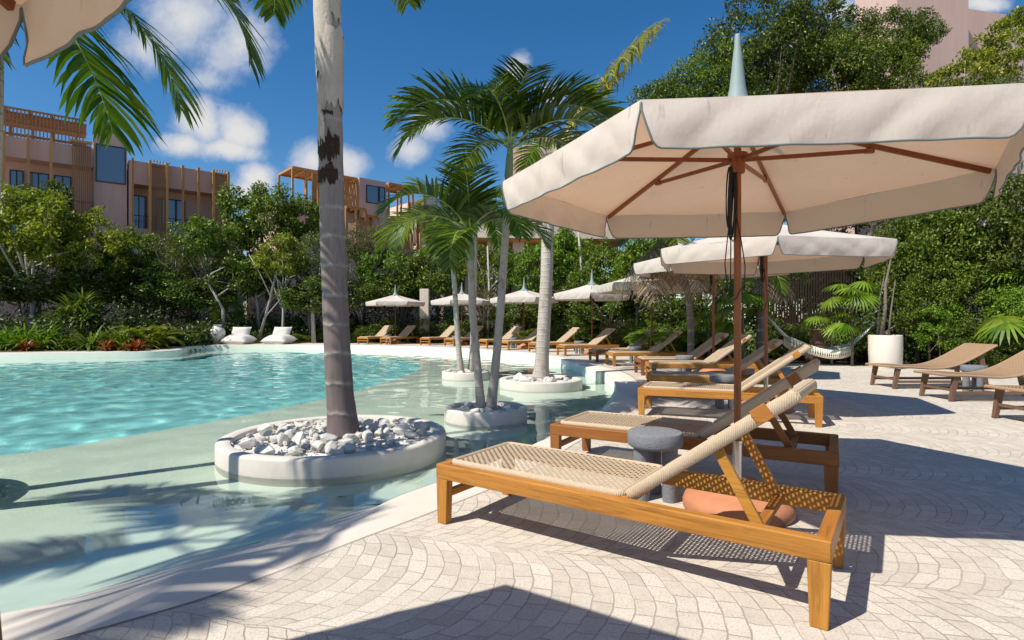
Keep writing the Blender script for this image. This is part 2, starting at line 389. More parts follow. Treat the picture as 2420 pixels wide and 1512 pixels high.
def ring_fill(name, outer, inner, z, m):
    bm = bmesh.new(); eds = []
    for loop in (outer, inner):
        if loop is None: continue
        vs = [bm.verts.new((p[0], p[1], z)) for p in loop]
        for i in range(len(vs)): eds.append(bm.edges.new((vs[i], vs[(i+1) % len(vs)])))
    bmesh.ops.triangle_fill(bm, use_beauty=True, use_dissolve=False, edges=eds)
    bmesh.ops.recalc_face_normals(bm, faces=bm.faces)
    if bm.faces and sum(f.normal.z for f in bm.faces) < 0: bmesh.ops.reverse_faces(bm, faces=bm.faces)
    me = bpy.data.meshes.new(name); bm.to_mesh(me); bm.free(); me.materials.append(m)
    return link(name, me)

def m_pavers():
    m, nt = mat('pavers'); g = N(nt); p0 = g.pos()
    wob = g.n('ShaderNodeTexNoise'); wob.inputs['Scale'].default_value = 4.0; wob.inputs['Detail'].default_value = 3; g.l(p0, wob.inputs['Vector'])
    wa = g.n('ShaderNodeVectorMath', operation='MULTIPLY_ADD'); g.l(wob.outputs[1], wa.inputs[0]); wa.inputs[1].default_value = (.065, .065, 0); g.l(p0, wa.inputs[2])
    p = g.mapping(wa.outputs[0], rot=(0, 0, R(14)))
    a, b, _ = g.sep(p)
    w, rr, s1, s2 = .98, .68, .090, .132
    bw = g.math('DIVIDE', b, w); bi = g.math('FLOOR', bw)
    fb = g.math('MULTIPLY', g.math('SUBTRACT', g.math('SUBTRACT', bw, bi), .5), w)
    arc = g.math('SQRT', g.math('SUBTRACT', rr*rr, g.math('MULTIPLY', fb, fb)))
    r = g.math('DIVIDE', g.math('SUBTRACT', g.math('MULTIPLY_ADD', bi, .047, a), arc), s1)
    ri = g.math('FLOOR', r); rf = g.math('SUBTRACT', r, ri)
    wn = g.n('ShaderNodeTexWhiteNoise', noise_dimensions='2D'); g.l(g.comb(ri, bi), wn.inputs[0])
    t = g.math('ADD', g.math('DIVIDE', fb, s2), wn.outputs[0]); ti = g.math('FLOOR', t); tf = g.math('SUBTRACT', t, ti)
    wn2 = g.n('ShaderNodeTexWhiteNoise', noise_dimensions='3D'); g.l(g.comb(ri, bi, ti), wn2.inputs[0])
    d1 = g.math('MULTIPLY', g.math('MINIMUM', rf, g.math('SUBTRACT', 1.0, rf)), s1)
    d2 = g.math('MULTIPLY', g.math('MINIMUM', tf, g.math('SUBTRACT', 1.0, tf)), s2)
    d3 = g.math('MULTIPLY', g.math('SUBTRACT', .5*w, g.math('ABSOLUTE', fb)), 1.0)
    d = g.math('MINIMUM', g.math('MINIMUM', d1, d2), d3)
    jn = g.noise(p0, 3.0, 4, .6); jw = g.math('MULTIPLY_ADD', jn, .0075, .0012)
    joint = g.math('SUBTRACT', 1.0, g.math('SMOOTHSTEP', d, 0, 1) if False else g.ramp(g.math('DIVIDE', d, jw), [(.35, 0), (1, 1)]))
    js = g.math('MULTIPLY', joint, g.ramp(g.noise(p0, 1.9, 4, .65), [(.36, .15), (.70, .85)]))
    fine = g.noise(p0, 95, 4, .7); mid = g.noise(p0, 14, 4, .6); big = g.noise(p0, .8, 4, .6)
    c = g.mix(wn2.outputs[0], (.52, .46, .38), (.67, .605, .515))
    c = g.mix(g.math('MULTIPLY', g.ramp(fine, [(.36, 1), (.54, 0)]), .75), c, (.36, .30, .25))
    c = g.mix(g.math('MULTIPLY', g.ramp(mid, [(.4, 0), (.7, 1)]), .35), c, (.70, .64, .57))
    c = g.mix(g.math('MULTIPLY', g.ramp(big, [(.42, 0), (.68, 1)]), .32), c, (.47, .40, .34))
    st = g.ramp(g.noise(p0, 2.6, 6, .75), [(.60, 0), (.72, 1)])
    c = g.mix(g.math('MULTIPLY', st, .22), c, (.34, .27, .22))
    c = g.mix(js, c, (.215, .175, .14))
    h = g.math('ADD', g.math('MULTIPLY', joint, -1.0), g.math('ADD', g.math('MULTIPLY', fine, .22), g.math('MULTIPLY', mid, .35)))
    g.out(g.pbr(c, .82, .3, g.bump(h, .5, .005))); return m
M['pavers'] = m_pavers()
def m_plaster(name, col, wet=True, stain=.25):
    m, nt = mat(name); g = N(nt); p = g.pos()
    a = g.noise(p, .9, 5, .6); b = g.noise(p, 7, 5, .6); f = g.noise(p, 70, 3)
    c = g.mix(a, tuple(x*.90 for x in col), tuple(min(1, x*1.06) for x in col))
    c = g.mix(g.math('MULTIPLY', g.ramp(b, [(.45, 0), (.75, 1)]), stain), c, tuple(x*.78 for x in col))
    if wet:
        z = g.sep(p)[2]; n = g.math('MULTIPLY', g.noise(p, 3.5, 4), .05)
        k = g.ramp(g.math('ADD', g.math('ADD', z, n), .35), [(.10, 1), (.16, 0)])
        c = g.mix(g.math('MULTIPLY', k, .28), c, tuple(x*.62 for x in col))
    g.out(g.pbr(c, .72, .3, g.bump(g.math('ADD', g.math('MULTIPLY', b, .6), g.math('MULTIPLY', f, .2)), .18, .01))); return m
M['coping'] = m_plaster('coping', (.68, .61, .53))
M['planter'] = m_plaster('planter', (.66, .60, .525), True, .5)
M['ledge'] = m_plaster('ledge_floor', (.84, .90, .76), False)
def m_deep():
    m, nt = mat('deep_floor'); g = N(nt); p = g.pos()
    a = g.noise(p, .35, 4, .6); b = g.noise(p, 3, 4, .6)
    c = g.mix(a, (.31, .76, .78), (.42, .85, .85)); c = g.mix(g.math('MULTIPLY', b, .3), c, (.32, .77, .79))
    g.out(g.pbr(c, .6, .2)); return m
M['deep'] = m_deep()

gx = 260.0
tag(ring_fill('ground', [(-gx,-60),(gx,-60),(gx,420),(-gx,420)], [tuple(p) for p in PE], 0.0, M['pavers']), kind='structure')

# coping strip: from the paver joint over the lip, under the water to the ledge floor
FLZ = -.50
vs, fs = [], []
K = 7
for i in range(NP):
    pe, li, wl, be, n = PE[i], LI[i], WL[i], BE[i], nin[i]
    zl = -.03*be
    prof = [(pe[0], pe[1], -.004), ((pe[0]*.9+li[0]*.1), (pe[1]*.9+li[1]*.1), -.001), (li[0], li[1], zl)]
    md = (li*.5 + wl*.5) if be > .05 else li + n*.012
    prof.append((md[0], md[1], zl*(1-be*.5) + (WZ*.5)*be*.9 - .012*(1-be)))
    e1 = wl + n*.016*(1-be)
    prof.append((e1[0], e1[1], WZ*be - .03*(1-be)))
    e2 = wl + n*(.018 + .42*be)
    prof.append((e2[0], e2[1], FLZ + (.03*be)))
    e3 = wl + n*(.04 + .62*be)
    prof.append((e3[0], e3[1], FLZ - .01))
    vs += prof
for i in range(NP):
    j = (i+1) % NP
    for k in range(K-1): fs.append((i*K+k, j*K+k, j*K+k+1, i*K+k+1))
me = bpy.data.meshes.new('pool_coping'); me.from_pydata(vs, [], fs); me.materials.append(M['coping']); me.materials.append(M['ledge'])
me.polygons.foreach_set('material_index', [1 if (q % (K-1)) >= 4 else 0 for q in range(len(fs))])
bm = bmesh.new(); bm.from_mesh(me); bmesh.ops.recalc_face_normals(bm, faces=bm.faces)
if sum(f.normal.z for f in bm.faces) < 0: bmesh.ops.reverse_faces(bm, faces=bm.faces)
bm.to_mesh(me); bm.free()
me.polygons.foreach_set('use_smooth', [True]*len(me.polygons)); me.set_sharp_from_angle(angle=R(50))
coping = tag(link('pool_coping', me), kind='structure')

vs = []; fs = []
for i in range(NP):
    d_ = LI[i] - PE[i]; d_ = d_/(np.linalg.norm(d_) + 1e-9)*.006
    vs += [tuple(PE[i] - d_) + (.004,), tuple(PE[i] + d_*.7) + (.004,)]
for i in range(NP): j = (i+1) % NP; fs.append((2*i, 2*j, 2*j+1, 2*i+1))
me = bpy.data.meshes.new('paving_joint'); me.from_pydata(vs, [], fs); me.materials.append(m_plain('joint_sand', (.15, .12, .10), .9, .4, 20))
tag(link('paving_joint', me), kind='structure')

deep_pts = catmull([(-5.9,6.1),(-5.41,6.6),(-4.95,7.4),(-4.5,8.2),(-4.0,9.4),(-3.35,11.6),(-2.95,14.5),(-2.9,17.6),(-4.2,21.0),(-6.6,23.9),(-10.0,25.6),(-13.0,24.6),(-13.0,20.9),(-18,19.0),(-22.5,17.6),(-24.5,12),(-23,4),(-16,1),(-8.5,4.0)], 6)
ledge = ring_fill('pool_floor', [tuple(p) for p in WL + nin*(-.02)], [tuple(p) for p in deep_pts], FLZ, M['ledge']); tag(ledge, kind='structure')
DZ = -1.45
deep = ring_fill('deep_pool_floor', [tuple(p) for p in deep_pts], None, DZ, M['deep']); tag(deep, kind='structure')
vs = [(p[0], p[1], FLZ) for p in deep_pts] + [(p[0], p[1], DZ) for p in deep_pts]; L = len(deep_pts)
me = bpy.data.meshes.new('deep_pool_wall'); me.from_pydata(vs, [], [(i, (i+1) % L, L+(i+1) % L, L+i) for i in range(L)]); me.materials.append(M['deep'])
wall = tag(link('pool_step_wall', me), kind='structure')

# water: a fine grid with real ripples
def m_water():
    m, nt = mat('water'); g = N(nt); p = g.pos()
    gl = g.n('ShaderNodeBsdfGlass'); gl.inputs['IOR'].default_value = 1.33; gl.inputs['Roughness'].default_value = 0.0
    gl.inputs[0].default_value = (.935, 1.0, .985, 1)
    g.out(gl.outputs[0]); return m
M['water'] = m_water()
step = .065
xs = np.arange(-28, 3.0, step); ys = np.arange(-5, 28.2, step)
GX, GY = np.meshgrid(xs, ys)
WO = WL - nin*.30
cx = (GX[:-1, :-1] + step/2); cy = (GY[:-1, :-1] + step/2)
keep = inside(cx, cy, WO) & (np.abs(cx) < cy*1.05 + 6)
rs = np.random.RandomState(3)
near = np.clip((np.hypot(GX+9, GY-12) < 99)*1.0, 0, 1)
indeep = inside(GX, GY, deep_pts).astype(float)
# calmer water over the shelf by the terrace
dist = np.clip(((-GX*.62 + GY*.78) - 3.2)/6.0, 0, 1)
amp = .07 + .93*np.maximum(dist*.42, indeep)
for _ in range(6):
    amp = (amp + np.roll(amp, 2, 0) + np.roll(amp, -2, 0) + np.roll(amp, 2, 1) + np.roll(amp, -2, 1))/5
H = np.zeros_like(GX)
for k in range(46):
    lam = rs.uniform(.26, 1.2); th = rs.normal(1.0, .9); ph = rs.uniform(0, 6.28)
    a = .0017*lam**1.0 * rs.uniform(.5, 1.2)
    wx = GX + .25*np.sin(GY*.9 + k) ; wy = GY + .25*np.sin(GX*.8 + 2*k)
    H += a*np.sin(2*np.pi/lam*(wx*math.cos(th) + wy*math.sin(th)) + ph)
Z = WZ + H*amp
idx = -np.ones(GX.shape, int)
ny, nx = keep.shape
used = np.zeros(GX.shape, bool)
used[:-1, :-1] |= keep; used[1:, :-1] |= keep; used[:-1, 1:] |= keep; used[1:, 1:] |= keep
idx[used] = np.arange(used.sum())
verts = np.stack([GX[used], GY[used], Z[used]], 1)
jj, ii = np.nonzero(keep)
quads = np.stack([idx[jj, ii], idx[jj, ii+1], idx[jj+1, ii+1], idx[jj+1, ii]], 1)
def np_mesh(name, verts, quads, m, smooth=False, k=4):
    me = bpy.data.meshes.new(name); me.vertices.add(len(verts)); me.vertices.foreach_set('co', verts.astype(np.float32).ravel())
    me.loops.add(len(quads)*k); me.loops.foreach_set('vertex_index', quads.astype(np.int32).ravel())
    me.polygons.add(len(quads)); me.polygons.foreach_set('loop_start', (np.arange(len(quads))*k).astype(np.int32)); me.polygons.foreach_set('loop_total', np.full(len(quads), k, np.int32))
    for x in (m if isinstance(m, list) else [m]): me.materials.append(x)
    if smooth: me.polygons.foreach_set('use_smooth', np.ones(len(quads), bool))
    me.update(calc_edges=True); me.validate(); return me
water = tag(link('pool_water', np_mesh('pool_water', verts, quads, M['water'], True)), kind='structure')
water.cycles.is_caustics_caster = True
for o in (coping, ledge, deep, wall): o.cycles.is_caustics_receiver = True
sl.cycles.is_caustics_light = True

# ------------------------------------------------------------------ planters and rocks
def lumpy_rock(seed, r=1.0):
    rn = random.Random(seed); bm = bmesh.new(); bmesh.ops.create_icosphere(bm, subdivisions=2, radius=r)
    cuts = [(Vector((rn.gauss(0,1), rn.gauss(0,1), rn.gauss(0,1))).normalized(), rn.uniform(.42, .80)) for _ in range(12)]
    sc = Vector((rn.uniform(.8, 1.25), rn.uniform(.75, 1.1), rn.uniform(.6, .85)))
    for v in bm.verts:
        c = v.co.copy()
        for n, d in cuts:
            k = c.dot(n)
            if k > d*r: c -= n*(k - d*r)
        c *= 1 + rn.uniform(-.05, .05)
        v.co = Vector((c.x*sc.x, c.y*sc.y, c.z*sc.z))
    me = bpy.data.meshes.new('rock'); bm.to_mesh(me); bm.free(); me.materials.append(M['rock']); return me
ROCKS = [lumpy_rock(s) for s in range(7)]
def planter(x, y, r, label, rocks, seed, rock_r, bed, group_rocks=None):
    mb = MB(); t = .15 if r > .8 else .11
    top = -.065
    mb.lathe([(r-.01, -.56), (r, -.30), (r, top-.03), (r-.008, top-.010), (r-.03, top), (r-t+.03, top), (r-t+.006, top-.010), (r-t, top-.03), (r-t, -.30)], 72, (0, 0))
    o = obj('round_planter', mb, M['planter'], smooth=True, auto=50); o.location = (x, y, 0)
    tag(o, label, 'planter', 'round white planters standing in the pool'); o.cycles.is_caustics_receiver = True
    rn = random.Random(seed)
    mb = MB()
    n = 26
    vs = [(0, 0, -.11)]; fs = []
    for k in range(n): vs.append(((r-t+.001)*math.cos(k/n*2*math.pi), (r-t+.001)*math.sin(k/n*2*math.pi), -.125))
    for k in range(n): fs.append((0, 1+k, 1+(k+1) % n))
    mb.add(vs, fs)
    for _ in range(bed):                                # small chips between the rocks
        a = rn.uniform(0, 6.28); q = (r-t-.02)*math.sqrt(rn.random()); s = rn.uniform(.010, .028)
        c = Vector((q*math.cos(a), q*math.sin(a), -.108 + rn.uniform(0, .012)))
        pts = [c + Vector((rn.uniform(-1, 1), rn.uniform(-1, 1), rn.uniform(-.6, .9)))*s for _ in range(4)]
        mb.add(pts, [(0,1,2), (0,2,3), (0,3,1), (1,3,2)])
    g_ = obj('gravel', mb, M['rock']); g_.location = (x, y, 0)
    tag(g_, bed_label(label), 'gravel', kind='stuff')
    for k in range(rocks):
        a = rn.uniform(0, 6.28); q = (r-t-rock_r*.9)*math.sqrt(rn.uniform(.02, 1)); s = rock_r*rn.choice((.6, .8, 1.0, 1.25, 1.6))*rn.uniform(.85, 1.15)
        ro = link('rock', ROCKS[rn.randrange(7)])
        ro.location = (x+q*math.cos(a), y+q*math.sin(a), -.115 + s*.45 + rn.uniform(0, .035)*(1-q/r)); ro.scale = (s, s, s)
        ro.rotation_euler = (rn.uniform(-.4, .4), rn.uniform(-.4, .4), rn.uniform(0, 6.28))
        tag(ro, group_rocks[0], 'rock', group_rocks[1])
    return o
def bed_label(l): return 'pale stone chips filling the ' + l.split(' standing')[0].replace('white ', '')
planter(-2.0, 6.37, 1.235, 'widest white round planter standing in the shallow pool', 165, 1, .062, 900, ('chalky white rock lying in the widest round planter', 'white rocks in the widest planter'))
planter(-.39, 8.3, .617, 'small white round planter standing in front of the shelf planters', 26, 2, .055, 260, ('small pale rock around the twin slim palm trunks', 'pale rocks in the twin palm planter'))
planter(-1.17, 14.1, .60, 'smallest looking white round planter standing farthest out in the pool', 18, 3, .055, 160, ('small pale rock in the farthest round planter', 'pale rocks in the farthest planter'))
planter(.635, 12.3, .91, 'white round planter standing near the terrace with a single stout palm', 34, 4, .075, 320, ('pale rock around the stout single palm trunk', 'pale rocks in the single palm planter'))
planter(-7.3, .62, .85, 'white round planter out of sight left of the shallow shelf', 0, 6, .07, 40, None)
planter(-5.3, 4.35, .90, 'white round planter standing at the edge of view nearest the left palm', 14, 5, .07, 120, ('pale rock in the planter beside the left palm', 'pale rocks in the left planter'))

# ------------------------------------------------------------------ teak sun loungers
LL, LW, LH = 2.08, .72, .354
def weave(mb, L, Wd, prof, pitch=.0215, width=.0120, amp=.0018, th=0):
    """woven cords: prof(s) -> (x, z, nx, nz) along the length"""
    na = max(2, int(L/pitch)); nb = max(2, int(Wd/pitch)); pa, pb = L/na, Wd/nb
    def P(s, y, o):
        x, z, nx, nz = prof(s); return (x+nx*o, y, z+nz*o)
    for i in range(na):                                 # cords across
        s = (i+.5)*pa; v = []
        for j in range(nb+1):
            y = min(Wd, max(0, j*pb)); o = amp if (i+j) % 2 else -amp
            v.append(P(s-width/2, y, o)); v.append(P(s+width/2, y, o))
        mb.add(v, [(2*j, 2*j+1, 2*j+3, 2*j+2) for j in range(nb)])
    for j in range(nb):                                 # cords along
        y = (j+.5)*pb; v = []
        for i in range(na+1):
            s = min(L, max(0, i*pa)); o = -amp if (i+j) % 2 else amp
            v.append(P(s, y-width/2, o)); v.append(P(s, y+width/2, o))
        mb.add(v, [(2*i, 2*i+2, 2*i+3, 2*i+1) for i in range(na)])
def teak_lounger():
    t = thing('sun_lounger', '', 'sun lounger')
    w, h = .058, .088
    mb = MB()                                           # mitred rails
    z0, z1 = LH-h, LH
    def rail(a, b, c, d): mb.add([a+(z0,), b+(z0,), c+(z0,), d+(z0,), a+(z1,), b+(z1,), c+(z1,), d+(z1,)], [(0,3,2,1), (4,5,6,7), (0,1,5,4), (1,2,6,5), (2,3,7,6), (3,0,4,7)])
    e = .0006
    rail((e,0), (LL-e,0), (LL-w-e,w), (w+e,w)); obj('side_rail', mb, M['teak'], t, bevel=.006); mb = MB(); rail((w+e,LW-w), (LL-w-e,LW-w), (LL-e,LW), (e,LW))
    obj('side_rail', mb, M['teak'], t, bevel=.006)
    mb = MB(); rail((0,e), (w,w+e), (w,LW-w-e), (0,LW-e)); obj('end_rail', mb, M['teak_y'], t, bevel=.006); mb = MB(); rail((LL-w,w+e), (LL,e), (LL,LW-e), (LL-w,LW-w-e))
    obj('end_rail', mb, M['teak_y'], t, bevel=.006)
    for x, s in ((0, 1), (LL, -1)):
        for y, q in ((0, 1), (LW, -1)):
            mb = MB(); a, b = .088, .066
            X = lambda k: x + s*k
            Y = lambda k: y + q*k
            i = .0015
            top = [(X(i), Y(i)), (X(a), Y(i)), (X(a), Y(w-i)), (X(i), Y(w-i))]; bot = [(X(.012), Y(i)), (X(.012+b), Y(i)), (X(.012+b), Y(w-i)), (X(.012), Y(w-i))]
            fs = [(0,3,2,1), (4,5,6,7), (0,1,5,4), (1,2,6,5), (2,3,7,6), (3,0,4,7)]
            if s*q < 0: fs = [tuple(reversed(f)) for f in fs]
            mb.add([p+(0,) for p in bot] + [p+(z0+.001,) for p in top], fs)
            obj('leg', mb, M['teak_leg'], t, bevel=.005)
    mb = MB(); mb.box(.022, .062, w, LW-w, .150, .190); obj('stretcher', mb, M['teak_y'], t, bevel=.004)
    # seat panel
    m = .062; Wd = LW - 2*m; Ls = 1.10
    mb = MB(); y0 = m
    sub = MB(); weave(sub, Ls-.02, Wd-.02, lambda s: (.075+s, LH+.016+.006*math.sin(math.pi*s/Ls), 0, 1))
    mb.add([(p[0], p[1]+y0+.01, p[2]) for p in sub.v], sub.f)
    r = .021; c = .035
    x0, x1, ya, yb, zz = .075, .075+Ls, y0+.006, LW-m-.006, LH+.006
    loop = []
    for cx_, cy_, a0 in ((x1-c, yb-c, 0), (x0+c, yb-c, 90), (x0+c, ya+c, 180), (x1-c, ya+c, 270)):
        for k in range(5): a = R(a0+k*22.5); loop.append((cx_+c*math.cos(a), cy_+c*math.sin(a), zz))
    mb.tube(loop, r, 8, closed=True)
    obj('seat', mb, M['cord'], t, smooth=True, auto=45)
    mb = MB(); mb.bar((1.19, w, LH-.02), (1.19, LW-w, LH-.02), .04, .045); obj('hinge_rail', mb, M['teak_y'], t, bevel=.004)
    # reclined backrest
    A = R(36.5); Lb = .93; bx, bz = 1.205, LH-.002
    def bp(s, o=0): return (bx + s*math.cos(A) - o*math.sin(A), bz + s*math.sin(A) + o*math.cos(A))
    def bprof(s): x, z = bp(s, .028); return (x, z, -math.sin(A), math.cos(A))
    mb = MB(); sub = MB(); weave(sub, Lb-.02, Wd-.03, lambda s: bprof(s+.01)); mb.add([(p[0], p[1]+y0+.015, p[2]) for p in sub.v], sub.f)
    for y in (y0+.020, LW-m-.020):                      # cord-wrapped side bars, oval
        pts = []; n = 10
        vs = []; fs = []
        for i, s in enumerate((0, .012, .3, .6, Lb-.03, Lb-.008, Lb)):
            k = .7 if i in (0, 6) else 1
            for j in range(n):
                a = 2*math.pi*j/n; x, z = bp(s, .006 + .031*k*math.sin(a)); vs.append((x, y + .019*k*math.cos(a), z))
        for i in range(6):
            for j in range(n): fs.append((i*n+j, (i+1)*n+j, (i+1)*n+(j+1) % n, i*n+(j+1) % n))
        fs.append(tuple(range(n))); fs.append(tuple(6*n+j for j in range(n-1, -1, -1)))
        mb.add(vs, fs)
    xx, zt_ = bp(Lb-.02, .008); mb.tube([(xx, y0+.02, zt_), (xx, LW-m-.02, zt_)], .030, 10)
    back = obj('backrest', mb, M['cord'], t, smooth=True, auto=45)
    for y in (y0-.002, LW-m+.002):
        mb = MB(); p = bp(Lb-.20, .012); q = bp(Lb-.125, .012)
        mb.bar((p[0], y, p[1]), (q[0], y, q[1]), .018, .070); obj('bracket', mb, M['teak'], back, bevel=.003)
    # prop
    for y in (.115, LW-.115):
        mb = MB(); p = bp(.50, -.02); mb.bar((p[0], y, p[1]), (1.80, y, LH-.045), .026, .046); obj('prop_strut', mb, M['teak'], t, bevel=.003)
    mb = MB(); mb.bar((1.795, .09, LH-.035), (1.795, LW-.09, LH-.035), .045, .028); obj('prop_bar', mb, M['teak_y'], t, bevel=.003)
    return t
M['teak_y'] = m_wood('teak_cross', (.20, .062, .010), (.54, .225, .035), 1, .38)

LOUNGERS = [
 ((-.46,3.362), -34.9, 'nearest teak sun lounger, whole in front, its woven back raised'),
 ((.313,4.64), -30, 'teak sun lounger half shaded by the near umbrella, behind the grey stone stool'),
 ((1.595,7.08), -21.8, 'sunlit teak sun lounger standing alone in front of the second umbrella pole'),
 ((2.086,8.64), -15, 'shaded teak sun lounger just behind the second umbrella pole'),
 ((2.755,10.98), -3, 'teak sun lounger with dappled shade on its raised back, fifth along the pool'),
 ((2.83,12.23), 0, 'teak sun lounger with a wholly shaded grey back, sixth along the pool'),
 ((2.65,14.64), 7, 'teak sun lounger with a half lit back beside yellow leaves, seventh along the pool'),
 ((2.43,16.1), 10, 'teak sun lounger with brown shaded back before the fern, eighth along the pool'),
 ((1.77,18.8), 18, 'teak sun lounger right of the stout palm, its back half lit, ninth along the pool'),
 ((.89,20.9), 22, 'teak sun lounger partly behind the stout palm trunk, tenth along the pool'),
 ((-.16,22.5), 32, 'teak sun lounger left of the stout palm trunk, eleventh along the pool'),
 ((-1.08,23.8), 36, 'teak sun lounger seen between the slim palm trunks, twelfth along the pool'),
 ((-2.71,25.8), 45, 'teak sun lounger behind the leftmost slim palm trunk, thirteenth along the pool'),
 ((-3.98,26.8), 48, 'teak sun lounger just left of the slim palm trunks, fourteenth along the pool'),
 ((-6.0,27.5), 58, 'second teak sun lounger from the far left end of the row'),
 ((-7.25,28.0), 60, 'teak sun lounger at the far left end of the row'),
 ((-2.255,1.38), -46, 'teak sun lounger mostly outside the left edge, one leg showing')]
proto = teak_lounger()
for i, ((x, y), a, lab) in enumerate(LOUNGERS):
    place(proto, i == 0, (x, y, 0), R(a), lab, 'teak sun loungers along the pool')

DARK_TEAK = {}  # darker red-brown copies of the teak materials, for a few loungers
for k in ('teak', 'teak_leg', 'teak_y'): DARK_TEAK[M[k].name] = m_wood(M[k].name + '_dark', (.085, .028, .008), (.30, .105, .022), {'teak': 0, 'teak_leg': 2, 'teak_y': 1}[k], .42)
def use_dark_teak(o):
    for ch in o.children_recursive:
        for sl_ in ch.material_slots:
            if sl_.material and sl_.material.name in DARK_TEAK:
                m_ = DARK_TEAK[sl_.material.name]; sl_.link = 'OBJECT'; sl_.material = m_
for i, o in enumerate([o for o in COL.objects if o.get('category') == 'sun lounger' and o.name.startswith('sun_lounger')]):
    if i in (1, 5, 7): use_dark_teak(o)

# ------------------------------------------------------------------ umbrellas
UR, UZ, UA, VD = 1.515, 2.15, 2.565, .205                # radius, rim height, apex height, valance drop
def umbrella():
    t = thing('umbrella', '', 'umbrella')
    mb = MB()
    mb.lathe([(0,.0), (.325,.0), (.335,.012), (.338,.05), (.325,.085), (.27,.122), (.205,.140), (.20,.150), (.13,.176), (.115,.20), (0,.20)], 40)
    obj('base', mb, M['terracotta'], t, smooth=True, auto=50)
    mb = MB(); mb.lathe([(.0,.2), (.060,.2), (.062,.212), (.030,.216), (.030,.43), (.034,.434), (.034,.45), (.0,.45)], 20); obj('sleeve', mb, M['metal'], t, smooth=True, auto=40)
    mb = MB(); mb.lathe([(.0,.44), (.0225,.44), (.0225,2.48), (0,2.48)], 16); obj('pole', mb, M['pole_wood'], t, smooth=True, auto=40)
    # canopy: six panels, slightly slack, kept a ring of quads
    def cz(q, k):                                       # q: 0 apex..1 rim, k: 0 rib .. 1 mid panel
        return UA - (UA-UZ)*(q**.86) - .035*k*math.sin(math.pi*min(1, q*.96))
    mb = MB(); nq, nk = 14, 8
    vs = []
    for s in range(6):
        for k in range(nk):
            for i in range(nq+1):
                q = max(.03, i/nq); a0 = s*math.pi/3; a1 = a0 + math.pi/3; f = k/nk
                x = q*UR*(math.cos(a0)*(1-f) + math.cos(a1)*f); y = q*UR*(math.sin(a0)*(1-f) + math.sin(a1)*f)
                mid = math.sin(math.pi*f)
                vs.append((x, y, cz(q, mid) + .0035*math.sin(s*3+f*9+q*13)*mid))
    NR = 6*nk; fs = []
    for c in range(NR):
        d = (c+1) % NR
        for i in range(nq): fs.append((c*(nq+1)+i, c*(nq+1)+i+1, d*(nq+1)+i+1, d*(nq+1)+i))
    mb.add(vs, fs); can = obj('canopy', mb, M['canvas'], t, smooth=True)
    # six hanging flaps with rounded lower corners, creased, with piping
    for s in range(6):
        a0 = s*math.pi/3; p0 = Vector((UR*math.cos(a0), UR*math.sin(a0), 0)); a1 = a0+math.pi/3; p1 = Vector((UR*math.cos(a1), UR*math.sin(a1), 0))
        nrm = (p0+p1).normalized(); ee = (p1-p0)
        rn = random.Random(40+s); ph = [rn.uniform(0, 6.28) for _ in range(6)]; fq = [rn.uniform(5, 11), rn.uniform(12, 19), rn.uniform(20, 33)]
        nu, nv = 72, 9; vs = []; edge = []
        for i in range(nu+1):
            f = i/nu; e = min(f, 1-f)*ee.length
            drop = VD
            if e < .012: drop = .045
            elif e < .085: drop = .045 + (VD-.045)*min(1, math.sqrt(max(0, 1-((.085-e)/.073)**2))*1.0)
            ins = .022*max(0, 1-e/.10)
            for j in range(nv+1):
                k = j/nv; z = UZ - drop*k
                zf = (UZ - z)/VD
                cr = .55*zf*(.008*math.sin(f*fq[0]*2.2+ph[0]+zf*1.5) + .006*math.sin(f*fq[1]*2+ph[1]-zf*3.5) + .004*math.sin(f*fq[2]*2+ph[2]+zf*3)) - .010*zf + .010*math.sin(zf*math.pi) + .011*math.sin(zf*math.pi*.97)*(abs(math.sin(f*fq[0]*1.7 + ph[3] + (1.9 if s % 2 else -1.9)*zf)) - .6) + .006*zf*(abs(math.sin(f*fq[1]*1.3 + ph[4] + 2.6*zf)) - .6)
                p = p0 + ee*(f*(1-2*ins*zf*.5/ee.length) + ins*zf*.5/ee.length) + nrm*cr
                sag = -.035*0
                vs.append((p.x, p.y, z + cz(1, math.sin(math.pi*f)) - UZ))
            edge.append(Vector(vs[-1]))
        fs = [(i*(nv+1)+j, i*(nv+1)+j+1, (i+1)*(nv+1)+j+1, (i+1)*(nv+1)+j) for i in range(nu) for j in range(nv)]
        mb = MB(); mb.add(vs, fs); fl = obj('valance', mb, M['canvas'], t, smooth=True)
        st = [Vector(vs[j]) for j in range(0, nv+1, 2)]; en = [Vector(vs[nu*(nv+1)+j]) for j in range(0, nv+1, 2)]
        mb = MB(); mb.tube(st[1:-1] + edge + list(reversed(en[1:-1])), .0048, 5); obj('piping', mb, M['piping'], fl, smooth=True)
        rb = MB(); p = Vector((math.cos(a0), math.sin(a0), 0))
        rb.bar(p*.04 + Vector((0,0,UA-.055)), p*(UR-.03) + Vector((0,0,UZ-.022)), .020, .032)
        rib = obj('rib', rb, M['pole_wood'], t, bevel=.002)
        sb = MB(); q = p*(UR*.52) + Vector((0,0,cz(.52, 0)-.052)); sb.bar(p*.045 + Vector((0,0,2.245)), q, .016, .026); sb.bar(q-p*.02, q+p*.03, .03, .03); obj('strut', sb, M['pole_wood'], rib, bevel=.002)
    mb = MB(); mb.lathe([(0,2.16), (.042,2.16), (.046,2.17), (.046,2.25), (.062,2.255), (.062,2.285), (.03,2.29), (0,2.29)], 18); obj('runner', mb, M['pole_wood'], t, smooth=True, auto=40)
    mb = MB(); mb.lathe([(0,2.44), (.055,2.44), (.06,2.46), (.055,2.50), (0,2.51)], 16); obj('hub', mb, M['dark_metal'], t, smooth=True, auto=40)
    mb = MB(); fz = UA-.03
